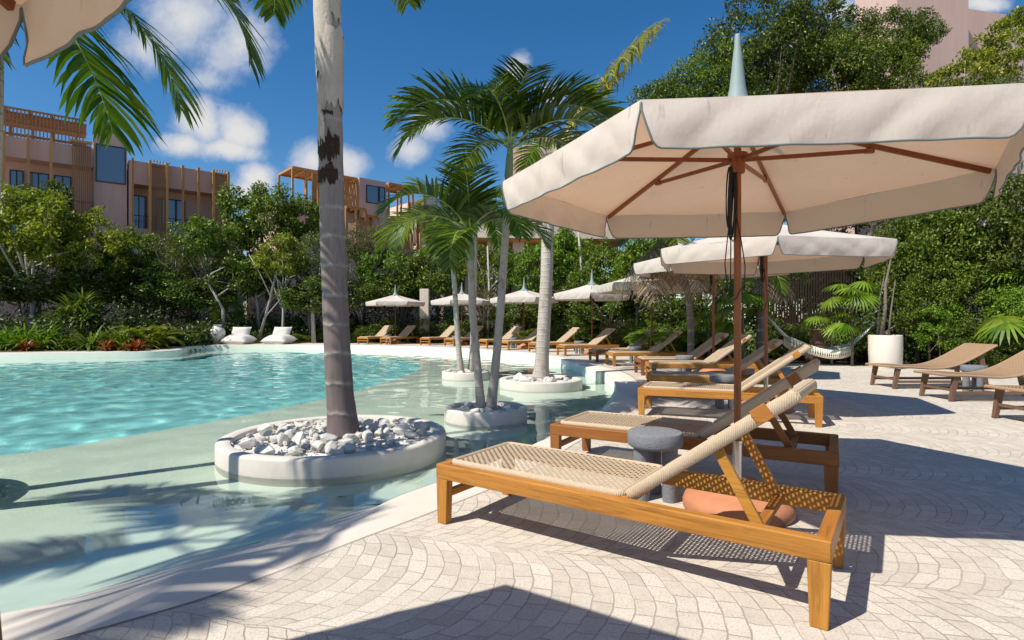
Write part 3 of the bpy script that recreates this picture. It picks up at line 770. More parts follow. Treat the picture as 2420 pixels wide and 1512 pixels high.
    mb.lathe([(.205, fz-.045), (.150, fz-.020), (.10, fz+.022), (.068, fz+.085), (.050, fz+.17), (.038, fz+.28), (.028, fz+.38), (.020, fz+.44), (.018, fz+.50), (.014, fz+.515), (0, fz+.52)], 24)
    obj('finial', mb, M['finial'], t, smooth=True)
    # coiled cord hanging from the runner
    mb = MB()
    for k in range(7):
        a = k*.55; x0 = -.036 + .004*k; b = 1.84 - .025*(k % 4) - (.012*k)
        pts = []
        for i in range(17):
            f = i/16*2*math.pi; pts.append((x0 - .022 + .017*math.sin(f + .2)*(1+.35*math.sin(k*2.3)), -.012 + .008*math.cos(a), (2.20+b)/2 + (2.20-b)/2*math.cos(f)))
        mb.tube(pts, .0042, 5, closed=True)
    mb.tube([(-.04,0,2.20), (-.05,0,2.05), (-.062,-.01,1.80), (-.085,-.01,1.58), (-.075,-.02,1.45), (-.055,-.02,1.36), (-.065,-.02,1.335), (-.02,-.035,1.36), (.03,-.035,1.46), (.036,-.03,1.56), (.012,-.03,1.72), (-.015,-.03,1.86), (-.03,-.02,2.0), (-.03,0,2.18)], .0038, 5)
    mb.tube([(-.05,-.01,2.0), (-.048,-.012,1.7), (-.05,-.012,1.38)], .0038, 5)
    q = Matrix.Rotation(R(-53.5), 3, 'Z'); mb.v = [tuple(q @ Vector(p)) for p in mb.v]
    obj('cord', mb, M['rope_black'], t, smooth=True)
    return t
UMB = [
 ((1.445,3.57), 53.5, 1, 'nearest cream canvas umbrella over the two front loungers'),
 ((3.44,7.55), 10, 1, 'cream canvas umbrella with red brown pole, partly under the nearest canopy'),
 ((4.32,11.95), 0, 1.13, 'cream canvas umbrella mostly hidden behind dry hanging palm leaves'),
 ((3.93,15.7), 38, 1.03, 'cream canvas umbrella whose pale finial stands left of the dry palm leaves'),
 ((2.9,20.2), 20, 1, 'cream canvas umbrella just right of the stout palm trunk'),
 ((.52,24.0), 47, 1, 'cream canvas umbrella partly behind the stout palm trunk'),
 ((-2.45,27.2), 15, 1, 'cream canvas umbrella behind the slim palm trunks'),
 ((-6.05,28.9), 5, 1, 'cream canvas umbrella at the far left end of the row'),
 ((-1.50,.13), 28, 1, 'cream canvas umbrella overhanging the top left corner')]
pu = umbrella()
for i, ((x, y), a, s, lab) in enumerate(UMB):
    place(pu, i == 0, (x, y, 0), R(a), lab, 'cream umbrellas along the pool', s)

# ------------------------------------------------------------------ grey stone stools
def stool():
    t = thing('stone_stool', '', 'stool')
    mb = MB(); mb.lathe([(0,.355), (.165,.355), (.18,.365), (.185,.38), (.185,.445), (.178,.457), (.165,.460), (0,.460)], 40); obj('top', mb, M['basalt'], t, smooth=True, auto=45)
    for k in range(3):
        a = R(70+120*k); mb = MB(); c = (.108*math.cos(a), .108*math.sin(a))
        mb.lathe([(0,0), (.048,0), (.050,.01), (.052,.356), (0,.356)], 18, c); obj('leg', mb, M['basalt'], t, smooth=True, auto=45)
    return t
STOOLS = [((.98,3.82), 'grey stone stool between the two nearest loungers'), ((2.94,7.75), 'grey stone stool left of the nearest umbrella pole, behind the third lounger'),
 ((3.70,11.95), 'grey stone stool between the fifth and sixth loungers'), ((3.48,15.75), 'grey stone stool in front of the back of the eighth lounger'),
 ((2.44,20.2), 'grey stone stool behind the ninth lounger, right of the stout palm'), ((.08,24.0), 'grey stone stool just left of the stout palm trunk, between far loungers'),
 ((-2.7,26.8), 'grey stone stool behind the slim palm trunks'), ((-6.35,28.5), 'grey stone stool between the two farthest left loungers'),
 ((7.75,9.35), 'grey stone stool between the brown loungers on the right')]
ps = stool()
for i, ((x, y), lab) in enumerate(STOOLS): place(ps, i == 0, (x, y, 0), R(25*i+10), lab, 'grey stone stools beside the loungers')

# ------------------------------------------------------------------ brown curved loungers on the right
def curved_lounger():
    t = thing('curved_lounger', '', 'sun lounger')
    Wd = .70
    keys = [(0,.405), (.35,.400), (.75,.372), (1.0,.385), (1.25,.455), (1.5,.575), (1.72,.70), (1.88,.785)]
    xs_ = [k[0] for k in keys]; zs_ = [k[1] for k in keys]
    fx = np.linspace(0, 1.88, 60)
    def sm(x): return float(np.interp(x, xs_, zs_))
    zz = np.array([sm(x) for x in fx])
    for _ in range(8): zz[1:-1] = (zz[:-2] + zz[1:-1]*2 + zz[2:])/4
    sl_ = np.concatenate([[0], np.cumsum(np.hypot(np.diff(fx), np.diff(zz)))])
    def prof(s):
        x = float(np.interp(s, sl_, fx)); z = float(np.interp(x, fx, zz)); d = (float(np.interp(x+.02, fx, zz)) - float(np.interp(x-.02, fx, zz)))/.04
        n = math.hypot(1, d); return (x, z, -d/n, 1/n)
    mb = MB(); weave(mb, float(sl_[-1]), Wd, prof, .0235, .0165)
    for y in (.012, Wd-.012):
        mb.tube([(prof(s)[0], y, prof(s)[1]-.012) for s in np.linspace(0, sl_[-1], 26)], .020, 7)
    for s in (.01, sl_[-1]-.01): mb.tube([(prof(s)[0], .01, prof(s)[1]-.010), (prof(s)[0], Wd-.01, prof(s)[1]-.010)], .020, 7)
    obj('sling', mb, M['cord_brown'], t, smooth=True, auto=45)
    for y in (.05, Wd-.05):
        mb = MB(); mb.bar((.12, y, .13), (1.72, y, .13), .035, .045); obj('lower_rail', mb, M['brown_rail'], t, bevel=.004)
        mb = MB(); mb.bar((.16, y, .36), (.09, y, 0), .052, .085, (1,0,0), .045, .055); obj('leg', mb, M['brown_wood'], t, bevel=.004)
        mb = MB(); mb.bar((1.62, y, .60), (1.74, y, 0), .052, .085, (1,0,0), .045, .055); obj('leg', mb, M['brown_wood'], t, bevel=.004)
    mb = MB(); mb.bar((.125, .07, .17), (.125, Wd-.07, .17), .035, .04); obj('stretcher', mb, M['brown_wood'], t, bevel=.004); mb = MB(); mb.bar((1.70, .07, .22), (1.70, Wd-.07, .22), .035, .04); obj('stretcher', mb, M['brown_wood'], t, bevel=.004)
    return t
pc = curved_lounger()
for i, (x, y, a, lab) in enumerate([(6.66, 9.80, 0, 'brown curved woven lounger in front of the white pot'), (6.47, 8.28, 0, 'middle brown curved woven lounger, right of the long umbrella shadow'),
        (5.93, 6.27, 2, 'brown curved woven lounger cut by the right edge')]):
    place(pc, i == 0, (x, y, 0), R(a), lab, 'brown curved loungers on the right')

# ------------------------------------------------------------------ urns, pots, bean bags, hammock
mb = MB(); mb.lathe([(0,0), (.14,0), (.16,.03), (.27,.25), (.35,.50), (.36,.62), (.30,.78), (.19,.88), (.165,.92), (.20,.97), (.215,.99), (.17,.985), (.14,.90), (.0,.88)], 40)
o = obj('urn', mb, M['white_pot'], smooth=True, auto=60); o.location = (-14.85, 28.1, 0); tag(o, 'tall white clay urn on the far pool edge left of the lounge cushions', 'urn')
def bean_bag(x, y, a, lab):
    t = thing('bean_bag', lab, 'bean bag', (x, y, 0), R(a), 'white bean bags on the far pool edge')
    def cushion(name, L, Wd, Hh, loc, rot):
        bm = bmesh.new(); bmesh.ops.create_grid(bm, x_segments=16, y_segments=12, size=.5)
        bm2 = bmesh.new()
        vs = []; fs = []
        nx_, ny_ = 16, 12
        for side in (1, -1):
            for i in range(nx_+1):
                for j in range(ny_+1):
                    a_, b_ = i/nx_*2-1, j/ny_*2-1
                    h = (max(0, 1-abs(a_)**3.2)*max(0, 1-abs(b_)**3.2))**.55
                    pin = 1 - .06*(1-abs(a_)**2)*abs(b_) - .06*(1-abs(b_)**2)*abs(a_)
                    vs.append((a_*L/2*pin, b_*Wd/2*pin, side*h*Hh/2*(1+.05*math.sin(5*a_+3*b_))))
        n1 = (nx_+1)*(ny_+1)
        for side in range(2):
            for i in range(nx_):
                for j in range(ny_):
                    q = (side*n1+i*(ny_+1)+j, side*n1+(i+1)*(ny_+1)+j, side*n1+(i+1)*(ny_+1)+j+1, side*n1+i*(ny_+1)+j+1)
                    fs.append(q if side == 0 else q[::-1])
        bm.free(); bm2.free()
        m_ = MB(); m_.add(vs, fs); c = obj(name, m_, M['white_cloth'], t, smooth=True); c.location = loc; c.rotation_euler = rot
    cushion('seat', 1.15, 1.40, .56, (0, 0, .20), (0, R(-5), 0)); cushion('backrest', .66, 1.05, .42, (.36, .1, .56), (0, R(-68), 0))
bean_bag(-13.9, 28.3, 82, 'white bean bag lounger beside the clay urn'); bean_bag(-11.9, 28.45, 76, 'white bean bag lounger right of the other bean bag')
mb = MB(); mb.lathe([(0,0), (.335,0), (.355,.04), (.372,.45), (.375,.80), (.368,.835), (.345,.84), (.325,.82), (.32,.74), (0,.74)], 44)
o = obj('plant_pot', mb, M['white_pot'], smooth=True, auto=50); o.location = (9.48, 14.15, 0); tag(o, 'big white cylinder pot holding pale tree trunks behind the brown loungers', 'plant pot')
mb = MB(); mb.lathe([(0,0), (.30,0), (.36,.10), (.36,.28), (.30,.42), (.18,.55), (.155,.62), (.16,.88), (.20,.92), (.19,.94), (.13,.93), (.12,.6), (0,.58)], 30)
o = obj('clay_chimenea', mb, M['old_terracotta'], smooth=True, auto=60); o.location = (8.95, 16.3, 0); tag(o, 'brown clay chimenea standing behind the hammock', 'chimenea')
# hammock
hk = thing('hammock', 'white cotton hammock with long fringe slung between palms', 'hammock')
A_, B_ = Vector((6.75, 15.2, 1.62)), Vector((9.95, 15.3, 1.15)); low = .34
def hc(f):
    p = A_.lerp(B_, f); p.z = A_.z*(1-f) + B_.z*f - 4*f*(1-f)*(.5*(A_.z+B_.z) - low) * 1.0; return p
mb = MB(); vs = []; fs = []; nf, nw = 30, 8
for i in range(nf+1):
    f = .23 + .56*i/nf; p = hc(f); k = math.sin(math.pi*(i/nf))**.5 if 0 < i < nf else 0
    for j in range(nw+1):
        b = j/nw*2-1; vs.append((p.x, p.y + b*(.06+.42*k), p.z + .10*k*b*b))
for i in range(nf):
    for j in range(nw): fs.append((i*(nw+1)+j, (i+1)*(nw+1)+j, (i+1)*(nw+1)+j+1, i*(nw+1)+j+1))
mb.add(vs, fs); o = obj('bed', mb, M['net'], hk, smooth=True); sdm = o.modifiers.new('thick', 'SOLIDIFY'); sdm.thickness = .015
for side, b in (('near', -1), ('far', 1)):
    mb = MB()
    for i in range(1, nf):
        f = .23 + .56*i/nf; p = hc(f); k = math.sin(math.pi*(i/nf))**.5; c = Vector((p.x, p.y + b*(.06+.42*k), p.z+.10*k))
        for q in range(3):
            d = c + Vector((.016*(q-1), 0, 0)); mb.tube([d, d + Vector((.004, b*.01, -.09)), d + Vector((-.012*(q-1), b*.012, -.15)), d + Vector((.012*(q-1), b*.012, -.24))], [.006, .009, .007, .010], 5)
    obj('fringe', mb, M['net'], hk, smooth=True)
for e, f0, f1 in ((0, 0, .24), (1, 1, .78)):
    mb = MB()
    for b in (-1, -.5, 0, .5, 1):
        pts = [hc(f0 + (f1-f0)*k/6) + Vector((0, b*.10*(k/6), 0)) for k in range(7)]; mb.tube(pts, .017, 5)
    obj('rope', mb, M['net'], hk, smooth=True)

# ------------------------------------------------------------------ palms
def frond_mesh(name, L, e0, bend, ll, n, droop, m, seed, vee=.55, w=.020, back=.0, pet=.13, fwk=.42):
    """one feather leaf in its own xz plane, starting at the origin and heading along +x"""
    rn = random.Random(seed); K = 26
    pts = [Vector((0, 0, 0))]; tan = []
    for i in range(K):
        f = (i+.5)/K; e = R(e0 - bend*(f**1.25)); t = Vector((math.cos(e), 0, math.sin(e))); tan.append(t); pts.append(pts[-1] + t*(L/K))
    tan.append(tan[-1])
    def P(f):
        x = f*K; i = min(K-1, int(x)); return pts[i].lerp(pts[i+1], x-i), tan[i].lerp(tan[min(K, i+1)], x-i).normalized()
    mb = MB()
    mb.tube([P(k/12)[0] for k in range(13)], [max(.003, .017*(1-.85*k/12))*L/2 for k in range(13)], 5)
    mb.mi = 1
    for side in (-1, 1):
        for k in range(n):
            f = pet + (1-pet)*(k+rn.uniform(-.25, .25)+.5)/n
            if f > .995: f = .995
            p, t = P(f); nrm = t.cross(Vector((0, -1, 0))) if True else None
            s = Vector((0, side, 0)); up = Vector((-t.z, 0, t.x))
            g_ = (f-pet)/(1-pet)
            length = ll*(.55 + .45*math.sin(math.pi*min(1, .18+.70*g_)))*(1 - .55*max(0, g_-.72)/.28)*rn.uniform(.88, 1.08)
            fw = fwk + .55*g_ + rn.uniform(-.10, .10)
            vv = vee*(1-.45*g_) + rn.uniform(-.14, .14)
            d = (s + t*fw + up*vv).normalized(); wv = (t - d*t.dot(d)).normalized()
            q = p.copy(); ww = w*rn.uniform(.85, 1.15); rows_ = []
            dd = d.copy(); seg = 4; dr = droop*rn.uniform(.6, 1.35)
            for j in range(seg+1):
                h = j/seg; rows_.append((q.copy(), ww*(.45+.9*math.sin(math.pi*min(.97, .22+.72*h)))*.5 if j < seg else .0006))
                dd = (dd + Vector((0, 0, -dr*(h+.3)*.42))).normalized(); q = q + dd*(length/seg)
            v = []
            for c, hw in rows_: v += [c - wv*hw, c + wv*hw]
            mb.add(v, [(2*j, 2*j+1, 2*j+3, 2*j+2) for j in range(seg)])
    return mb.mesh(name, [M['rachis'] if m != M['dead'] else M['dead'], m], False)
FR = {
 'up':    frond_mesh('frond', 1.75, 74, 95, .62, 44, .35, M['palm'], 1, .6, .030),
 'arch':  frond_mesh('frond', 1.95, 60, 118, .64, 46, .45, M['palm'], 2, .6, .030),
 'out':   frond_mesh('frond', 1.90, 40, 112, .62, 46, .55, M['palm'], 3, .5, .030),
 'droop': frond_mesh('frond', 1.85, 18, 100, .60, 44, .7, M['palm'], 4, .4, .030),
 'hang':  frond_mesh('frond', 1.80, -10, 75, .55, 40, .8, M['palm'], 5, .3, .028),
 'big':   frond_mesh('frond', 2.45, 26, 112, .66, 52, .55, M['palm'], 6, .42, .036),
 'bigd':  frond_mesh('frond', 2.35, 4, 88, .64, 50, .65, M['palm'], 7, .35, .036),
 'yel':   frond_mesh('frond', 3.2, 60, 20, 1.0, 64, 1.5, M['palm_y'], 8, .35, .034, fwk=.15),
 'penda': frond_mesh('frond', 1.95, -50, 32, .70, 42, .8, M['palm'], 13, .25, .031),
 'pendb': frond_mesh('frond', 2.05, -40, 34, .72, 44, .75, M['palm'], 14, .3, .031),
 'pendc': frond_mesh('frond', 2.05, -10, 70, .66, 44, .75, M['palm'], 15, .3, .030),
 'pend':  frond_mesh('frond', 2.55, -8, 72, .66, 54, .7, M['palm'], 12, .3, .036),
 'dead':  frond_mesh('frond', 1.45, -28, 52, .60, 30, 1.2, M['dead'], 9, .1, .011),
 'yard':  frond_mesh('frond', 1.3, 66, 105, .42, 34, .45, M['leaf_bright'], 10, .5, .026),
 'fern':  frond_mesh('frond', .95, 58, 110, .26, 30, .4, M['leaf_yellow'], 11, .4, .022)}
def palm(name, label, base, axis, r0, r1, fronds, tm, group, shaft=.45, cat='palm tree', fscale=1.0, flare=1.5, seed=0, shaft_mat=None):
    """axis: list of (dx, dy, z) trunk centre points above the base"""
    x, y, z0 = base
    t = thing(name, label, cat, (x, y, z0), 0, group)
    pts = [Vector((a, b, c)) for a, b, c in axis]
    fine = []
    for i in range(len(pts)-1):
        p0 = pts[max(0, i-1)]; p1 = pts[i]; p2 = pts[i+1]; p3 = pts[min(len(pts)-1, i+2)]
        for k in range(8):
            s = k/8; fine.append(.5*((2*p1) + (p2-p0)*s + (2*p0-5*p1+4*p2-p3)*s*s + (3*p1-p0-3*p2+p3)*s**3))
    fine.append(pts[-1]); H = fine[-1].z; rn = random.Random(seed)
    rad = []
    for p in fine:
        f = p.z/H; rr = r0*(1-f) + r1*f; rr *= 1 + (flare-1)*math.exp(-p.z/.22); rr *= 1 + rn.uniform(-.02, .02); rad.append(rr)
    mb = MB(); mb.tube(fine, rad, 16); obj('trunk', mb, tm, t, smooth=True)
    top = fine[-1]; dirn = (fine[-1]-fine[-3]).normalized()
    if shaft:
        mb = MB(); mb.tube([top - dirn*.03, top + dirn*shaft*.15, top + dirn*shaft*.6, top + dirn*shaft, top + dirn*shaft*1.12], [r1*1.0, r1*1.22, r1*1.02, r1*.7, r1*.25], 12)
        obj('crownshaft', mb, shaft_mat or M['crownshaft'], t, smooth=True)
    c = top + dirn*shaft
    for i, fr in enumerate(fronds):
        az, kind = fr[0], fr[1]; sc = (fr[2] if len(fr) > 2 else 1)*fscale; tilt = fr[3] if len(fr) > 3 else 0
        o = link('frond', FR[kind], t); o.location = c - dirn*.04*(i % 3); o.rotation_euler = (R(tilt), 0, R(az)); o.scale = (sc,)*3
    return t
GP = 'palms standing in the pool planters'
# stout trunk in the widest planter: crown above the frame
px, py, pz = -1.90, 6.30, -.10
roy = palm('royal_palm', 'tall thick palm trunk rising from the widest planter past the top edge', (px, py, pz),
     [(0,0,0), (-.055,0,.65), (-.10,0,1.6), (-.135,0,2.6), (-.155,0,3.6), (-.175,0,5.0), (-.185,0,6.3)], .150, .120,
     [(20,'big',1.1), (75,'big',1.1), (130,'bigd',1.1), (185,'big',1.1), (240,'bigd',1), (300,'bigd',1.0), (340,'big',1.0), (50,'up',1.3), (220,'up',1.3)], M['trunk_royal'], GP, .7, flare=1.28, seed=5)
rn = random.Random(77)
def bark_patch(z0, z1, a0, a1, off, m, name, jag, seed):
    rn = random.Random(seed); mb = MB(); n, k = 14, 9; vs = []
    for i in range(n+1):
        a = a0 + (a1-a0)*i/n; top = z1 + jag*rn.uniform(-1, 1); bot = z0 + jag*rn.uniform(-1, 1)
        for j in range(k+1):
            f = j/k; z = bot*(1-f) + top*f
            cx = np.interp(z, [0,.65,1.6,2.6,3.6,5,6.3], [0,-.055,-.10,-.135,-.155,-.175,-.185]); r = np.interp(z, [0, 6.3], [.150,.120])
            bulge = off*(.25+.75*math.sin(math.pi*min(max(i/n, .0), 1)))*(.35 + .65*f) + .004 + .006*math.sin(7*f+3*i)*off/.03
            vs.append((cx + (r+bulge)*math.cos(R(a)), (r+bulge)*math.sin(R(a)), z))
    mb.add(vs, [(i*(k+1)+j, (i+1)*(k+1)+j, (i+1)*(k+1)+j+1, i*(k+1)+j+1) for i in range(n) for j in range(k)])
    return obj(name, mb, m, roy, smooth=True)
for args in [(4.05,4.95,150,300,.035,M['pale_bark'],'bark_sheath',.05,1), (3.72,4.55,255,390,.045,M['pale_bark'],'bark_sheath',.08,2), (4.7,5.6,170,380,.04,M['pale_bark'],'bark_sheath',.06,3), (3.28,3.98,215,262,.026,M['pale_bark'],'bark_sheath',.05,4),
             (3.12,3.32,205,300,.012,M['husk'],'husk',.06,5), (3.36,3.52,210,262,.010,M['husk'],'husk',.05,6), (2.86,3.03,195,318,.012,M['husk'],'husk',.055,7), (3.14,3.40,262,330,.014,M['husk'],'husk',.07,8), (3.60,3.64,215,300,.016,M['husk'],'husk',.015,9)]: bark_patch(*args)
# twin slim palms
palm('slim_palm', 'shorter slim palm on the left of the twin planter, crown among the taller fronds', (-.455, 8.24, -.11), [(0,0,0), (-.07,0,.8), (-.13,0,1.5), (-.155,.0,2.25)], .058, .050,
     [(10,'out',.74), (62,'arch',.8), (118,'out',.8), (175,'out',.85), (215,'arch',.85), (260,'droop',.75), (310,'out',.74), (90,'up',.85), (270,'up',.85)], M['trunk_slim'], GP, .38, seed=2)
palm('slim_palm', 'tallest slim palm with arching dark fronds beside the near canopy', (-.315, 8.26, -.11), [(0,0,0), (.085,0,.8), (.16,0,1.7), (.22,0,2.6), (.262,0,3.38)], .064, .052,
     [(182,'arch',1.10), (202,'out',1.05), (128,'out',.9), (6,'arch',1.05), (-18,'out',1.05), (32,'out',1.0), (250,'arch',.85), (285,'up',.85), (100,'up',.9), (168,'arch',1.0), (15,'up',1.0)], M['trunk_slim'], GP, .55, seed=3)
# far planter pair
palm('slim_palm', 'slim palm leaning left in the farthest round planter', (-1.29, 14.05, -.11), [(0,0,0), (-.10,0,1.2), (-.16,0,2.2), (-.26,0,3.4)], .072, .058,
     [(180,'droop',.95), (165,'out',.85), (205,'droop',1.0), (20,'out',1.0), (60,'arch',1.1), (110,'out',1.1), (235,'droop',1.15), (280,'droop',1.1), (320,'out',1.0), (140,'up',1.1)], M['trunk_slim'], GP, .5, seed=4)
palm('slim_palm', 'slim palm standing straight in the farthest round planter', (-1.05, 14.2, -.11), [(0,0,0), (.06,0,1.2), (.10,0,2.4), (.12,0,3.7)], .062, .052,
     [(0,'out',1.0), (50,'arch',1.0), (100,'out',1.0), (150,'droop',1.0), (200,'out',1.0), (250,'droop',1.0), (300,'hang',1.0), (340,'droop',1.0)], M['trunk_slim'], GP, .5, seed=6)
# single stout one, crown behind the near canopy
palm('stout_palm', 'single stout palm in the round planter near the terrace, yellowing upright frond on top', (.635, 12.3, -.11), [(0,0,0), (.07,0,1.2), (.13,0,2.3), (.165,0,3.4), (.32,0,4.75)], .150, .125,
     [(8,'yel',1.2), (2,'dead',1.5), (14,'yel',.8), (200,'dead',1.0), (160,'dead',.9), (75,'droop',1.1), (120,'out',.9), (255,'dead',.9), (20,'hang',1.0), (330,'droop',1.0), (-8,'dead',1.1)], M['trunk_slim'], GP, .35, flare=1.45, seed=8)
# pair at the left edge
palm('left_palm', 'palm at the left edge with broad hanging fronds under the corner umbrella', (-4.65, 4.35, -.11), [(0,0,0), (.32,.0,1.0), (.52,.03,2.2), (.55,.05,3.85)], .085, .070,
     [(-72,'penda',.95), (-10,'pendb',.95), (6,'pendc',.97), (12,'big',1.0), (-95,'pend',.7), (60,'up',1.0)], M['trunk_slim'], GP, .5, seed=9)
palm('left_palm', 'taller palm just outside the left edge, some fronds along the top edge', (-5.15, 4.55, -.11), [(0,0,0), (.02,.1,1.8), (.12,.22,3.8), (.30,.35,5.8)], .085, .065,
     [(-5,'big',1.0), (-50,'big',.9), (40,'big',1.0), (90,'bigd',.9)], M['trunk_slim'], GP, .5, seed=10)
palm('left_palm', 'palm out of sight at the left whose shadow falls on the shallow shelf', (-7.3, .62, -.11), [(0,0,0), (-.05,0,2.2), (-.05,.05,4.4), (.0,.1,6.6)], .12, .09,
     [(-10,'big',1.1), (35,'big',1.05), (80,'bigd',.9), (200,'bigd',.9), (-50,'big',1.2), (130,'big',.9)], M['trunk_slim'], GP, .5, seed=11)
# palms on the terrace border to the right
palm('skirted_palm', 'palm with a thick skirt of dry hanging leaves in front of the third umbrella', (4.45, 13.9, 0), [(0,0,0), (.0,0,1.2), (-.16,-.05,2.3), (-.42,-.1,3.15)], .085, .08,
     [(a, 'dead', s) for a, s in ((182,1.5),(208,1.3),(236,1.45),(258,1.2),(284,1.4),(312,1.2),(334,1.4),(160,1.2),(10,1.2),(222,1.1),(298,1.1))] + [(200,'out',.9), (150,'arch',.9), (260,'droop',.8), (310,'out',.9), (30,'arch',.9), (90,'up',.9)], M['trunk_royal'], 'palms along the terrace border', .2, seed=12)
palm('skirted_palm', 'palm with dry brown leaf stalks hanging beside the second umbrella pole', (6.72, 15.0, 0), [(0,0,0), (0,0,1.0), (0,0,1.9), (.0,0,2.55)], .14, .12,
     [(a, 'dead', s) for a, s in ((250,.85),(285,.9),(320,.9),(0,.85),(215,.8),(340,.75),(300,.7))] + [(190,'hang',.7), (225,'droop',.75), (330,'droop',.75), (280,'hang',.7), (20,'out',.8), (120,'out',.8), (75,'arch',.8)], M['trunk_royal'], 'palms along the terrace border', .2, seed=13)

# fan-leaved small palms
def fan_mesh(name, r, m, seed, n=30, sweep=310):
    rn = random.Random(seed); mb = MB()
    for k in range(n):
        a = R(-sweep/2 + sweep*k/(n-1)); d = Vector((math.cos(a), math.sin(a), 0)); L = r*(.78+.22*math.cos(a*.5))*rn.uniform(.9, 1.05); s = Vector((-d.y, d.x, 0)); v = []
        for j in range(5):
            f = j/4; c = d*L*f + Vector((0, 0, -.42*r*f**2.2 - .03*r*rn.random())); hw = L*.040*(.35+.9*math.sin(math.pi*min(.97, .15+.75*f))) if j < 4 else .001
            v += [c - s*hw + Vector((0,0,.012*r)), c + s*hw]
        mb.add(v, [(2*j, 2*j+1, 2*j+3, 2*j+2) for j in range(4)])
    return mb.mesh(name, m)
FAN = [fan_mesh('fan_leaf', .62, M['leaf_bright'], 1), fan_mesh('fan_leaf', .58, M['leaf_bright'], 2, 20, 270)]
def fan_palm(label, x, y, h, n, seed, sc=1.0, group='small fan palms on the terrace border'):
    t = thing('fan_palm', label, 'palm', (x, y, 0), 0, group); rn = random.Random(seed)
    mb = MB(); mb.tube([(0,0,0), (.02,.01,h*.4), (.0,.03,h*.8), (.01,0,h)], [.035,.03,.03,.028], 8); obj('trunk', mb, M['bark'], t, smooth=True)
    for k in range(n):
        a = 2*math.pi*k/n + rn.uniform(-.3, .3); e = rn.uniform(.1, 1.1); L = rn.uniform(.45, .75)*sc
        tip = Vector((math.cos(a)*math.cos(e)*L, math.sin(a)*math.cos(e)*L, h + math.sin(e)*L))
        mb = MB(); mb.tube([(0,0,h-.05), tip*.5 + Vector((0,0,h*.5+.06)), tip], .009, 5); st = obj('stalk', mb, M['rachis'], t, smooth=True)
        o = link('fan_leaf', FAN[k % 2], st); o.location = tip; o.rotation_euler = (rn.uniform(-.3, .3), .55 - e*.5 + rn.uniform(-.15, .25), a); o.scale = (sc,)*3
    return t
fan_palm('small fan palm with glossy leaves in front of the clay chimenea', 8.6, 15.0, 1.0, 7, 1, .75)
fan_palm('taller fan palm between the hammock and the white pot', 9.0, 14.75, 1.75, 8, 2, .82)
fan_palm('fan palm with pale stalks behind the second umbrella pole', 6.05, 14.6, 1.45, 7, 3, .9)
fan_palm('low fan palm behind the fifth lounger', 5.3, 15.0, 1.0, 7, 4, .8)
fan_palm('fan palm behind the brown loungers at the right edge', 11.9, 12.6, 1.1, 9, 5, 1.1)
fan_palm('fan palm high in the hedge at the right edge', 12.6, 13.4, 1.9, 9, 6, 1.1)

# ------------------------------------------------------------------ broadleaf trees and shrubs
def leaf_cloud(name, seed, m, clusters, per, ll, lw, spread, up=.55, flat=.7, fold=.25):
    """clusters: (x,y,z) centres; leaf-sized kite faces gathered round them"""
    rs = np.random.RandomState(seed); C = np.repeat(np.array(clusters), per, 0); n = len(C)
    off = rs.normal(0, 1, (n, 3)); off /= np.linalg.norm(off, axis=1)[:, None]; off *= (rs.rand(n, 1)**.45)*spread; off[:, 2] *= flat
    c = C + off
    d = off/spread*.9 + rs.normal(0, .55, (n, 3)); d[:, 2] -= .25; d /= np.linalg.norm(d, axis=1)[:, None]
    nn = rs.normal(0, .65, (n, 3)); nn[:, 2] += up*1.6; nn += off/spread*.5
    s = np.cross(d, nn); s /= np.linalg.norm(s, axis=1)[:, None] + 1e-9
    nn = np.cross(s, d)
    L = (ll*rs.uniform(.65, 1.25, n))[:, None]; Wd = (lw*rs.uniform(.7, 1.2, n))[:, None]
    a = c - d*L*.5; b = c + d*L*.5; e = c - d*L*.05
    v = np.stack([a, e + s*Wd*.5 + nn*Wd*fold, b, e - s*Wd*.5 + nn*Wd*fold], 1).reshape(-1, 3)
    q = np.arange(n*4).reshape(n, 4)
    # fold along the midrib: two triangles per leaf, still one island
    tri = np.stack([q[:, [0, 2, 1]], q[:, [0, 3, 2]]], 1).reshape(-1, 3)
    return np_mesh(name, v, tri, m, False, 3)
def crown_pts(seed, n, rx, rz, cz, shell=.55, flat_bottom=.0):
    rn = random.Random(seed); out = []
    lobes = [(Vector((rn.gauss(0, 1), rn.gauss(0, 1), rn.gauss(.25, .8))).normalized(), rn.uniform(.75, 1.12)) for _ in range(9)]
    while len(out) < n:
        d = Vector((rn.gauss(0, 1), rn.gauss(0, 1), rn.gauss(0, 1))).normalized()
        if d.z < -.75 + flat_bottom: continue
        lob = max(l*max(0, d.dot(q))**3 for q, l in lobes)
        r = (.45 + .55*lob)*(shell + (1-shell)*rn.random()**.5)
        out.append((d.x*rx*r, d.y*rx*r, cz + d.z*rz*r))
    return out
def trunk_mb(seed, h, r, targets, lean=.15, nb=7):
    rn = random.Random(seed); mb = MB(); lx, ly = rn.uniform(-lean, lean), rn.uniform(-lean, lean)
    def ax(f): return Vector((lx*h*f + .03*h*math.sin(f*5+seed), ly*h*f + .03*h*math.sin(f*4+2*seed), h*f))
    mb.tube([ax(i/8*.8) for i in range(9)], [r*(1-.07*i) for i in range(9)], 7)
    for tgt in rn.sample(targets, min(nb, len(targets))):
        f = rn.uniform(.25, .75); p = ax(f); q = Vector(tgt); m_ = p.lerp(q, .5) + Vector((rn.uniform(-.1, .1), rn.uniform(-.1, .1), .06))*h*.3
        mb.tube([p, p.lerp(m_, .6), m_, m_.lerp(q, .6), q], [r*.5, r*.42, r*.33, r*.22, r*.08], 5)
    return mb
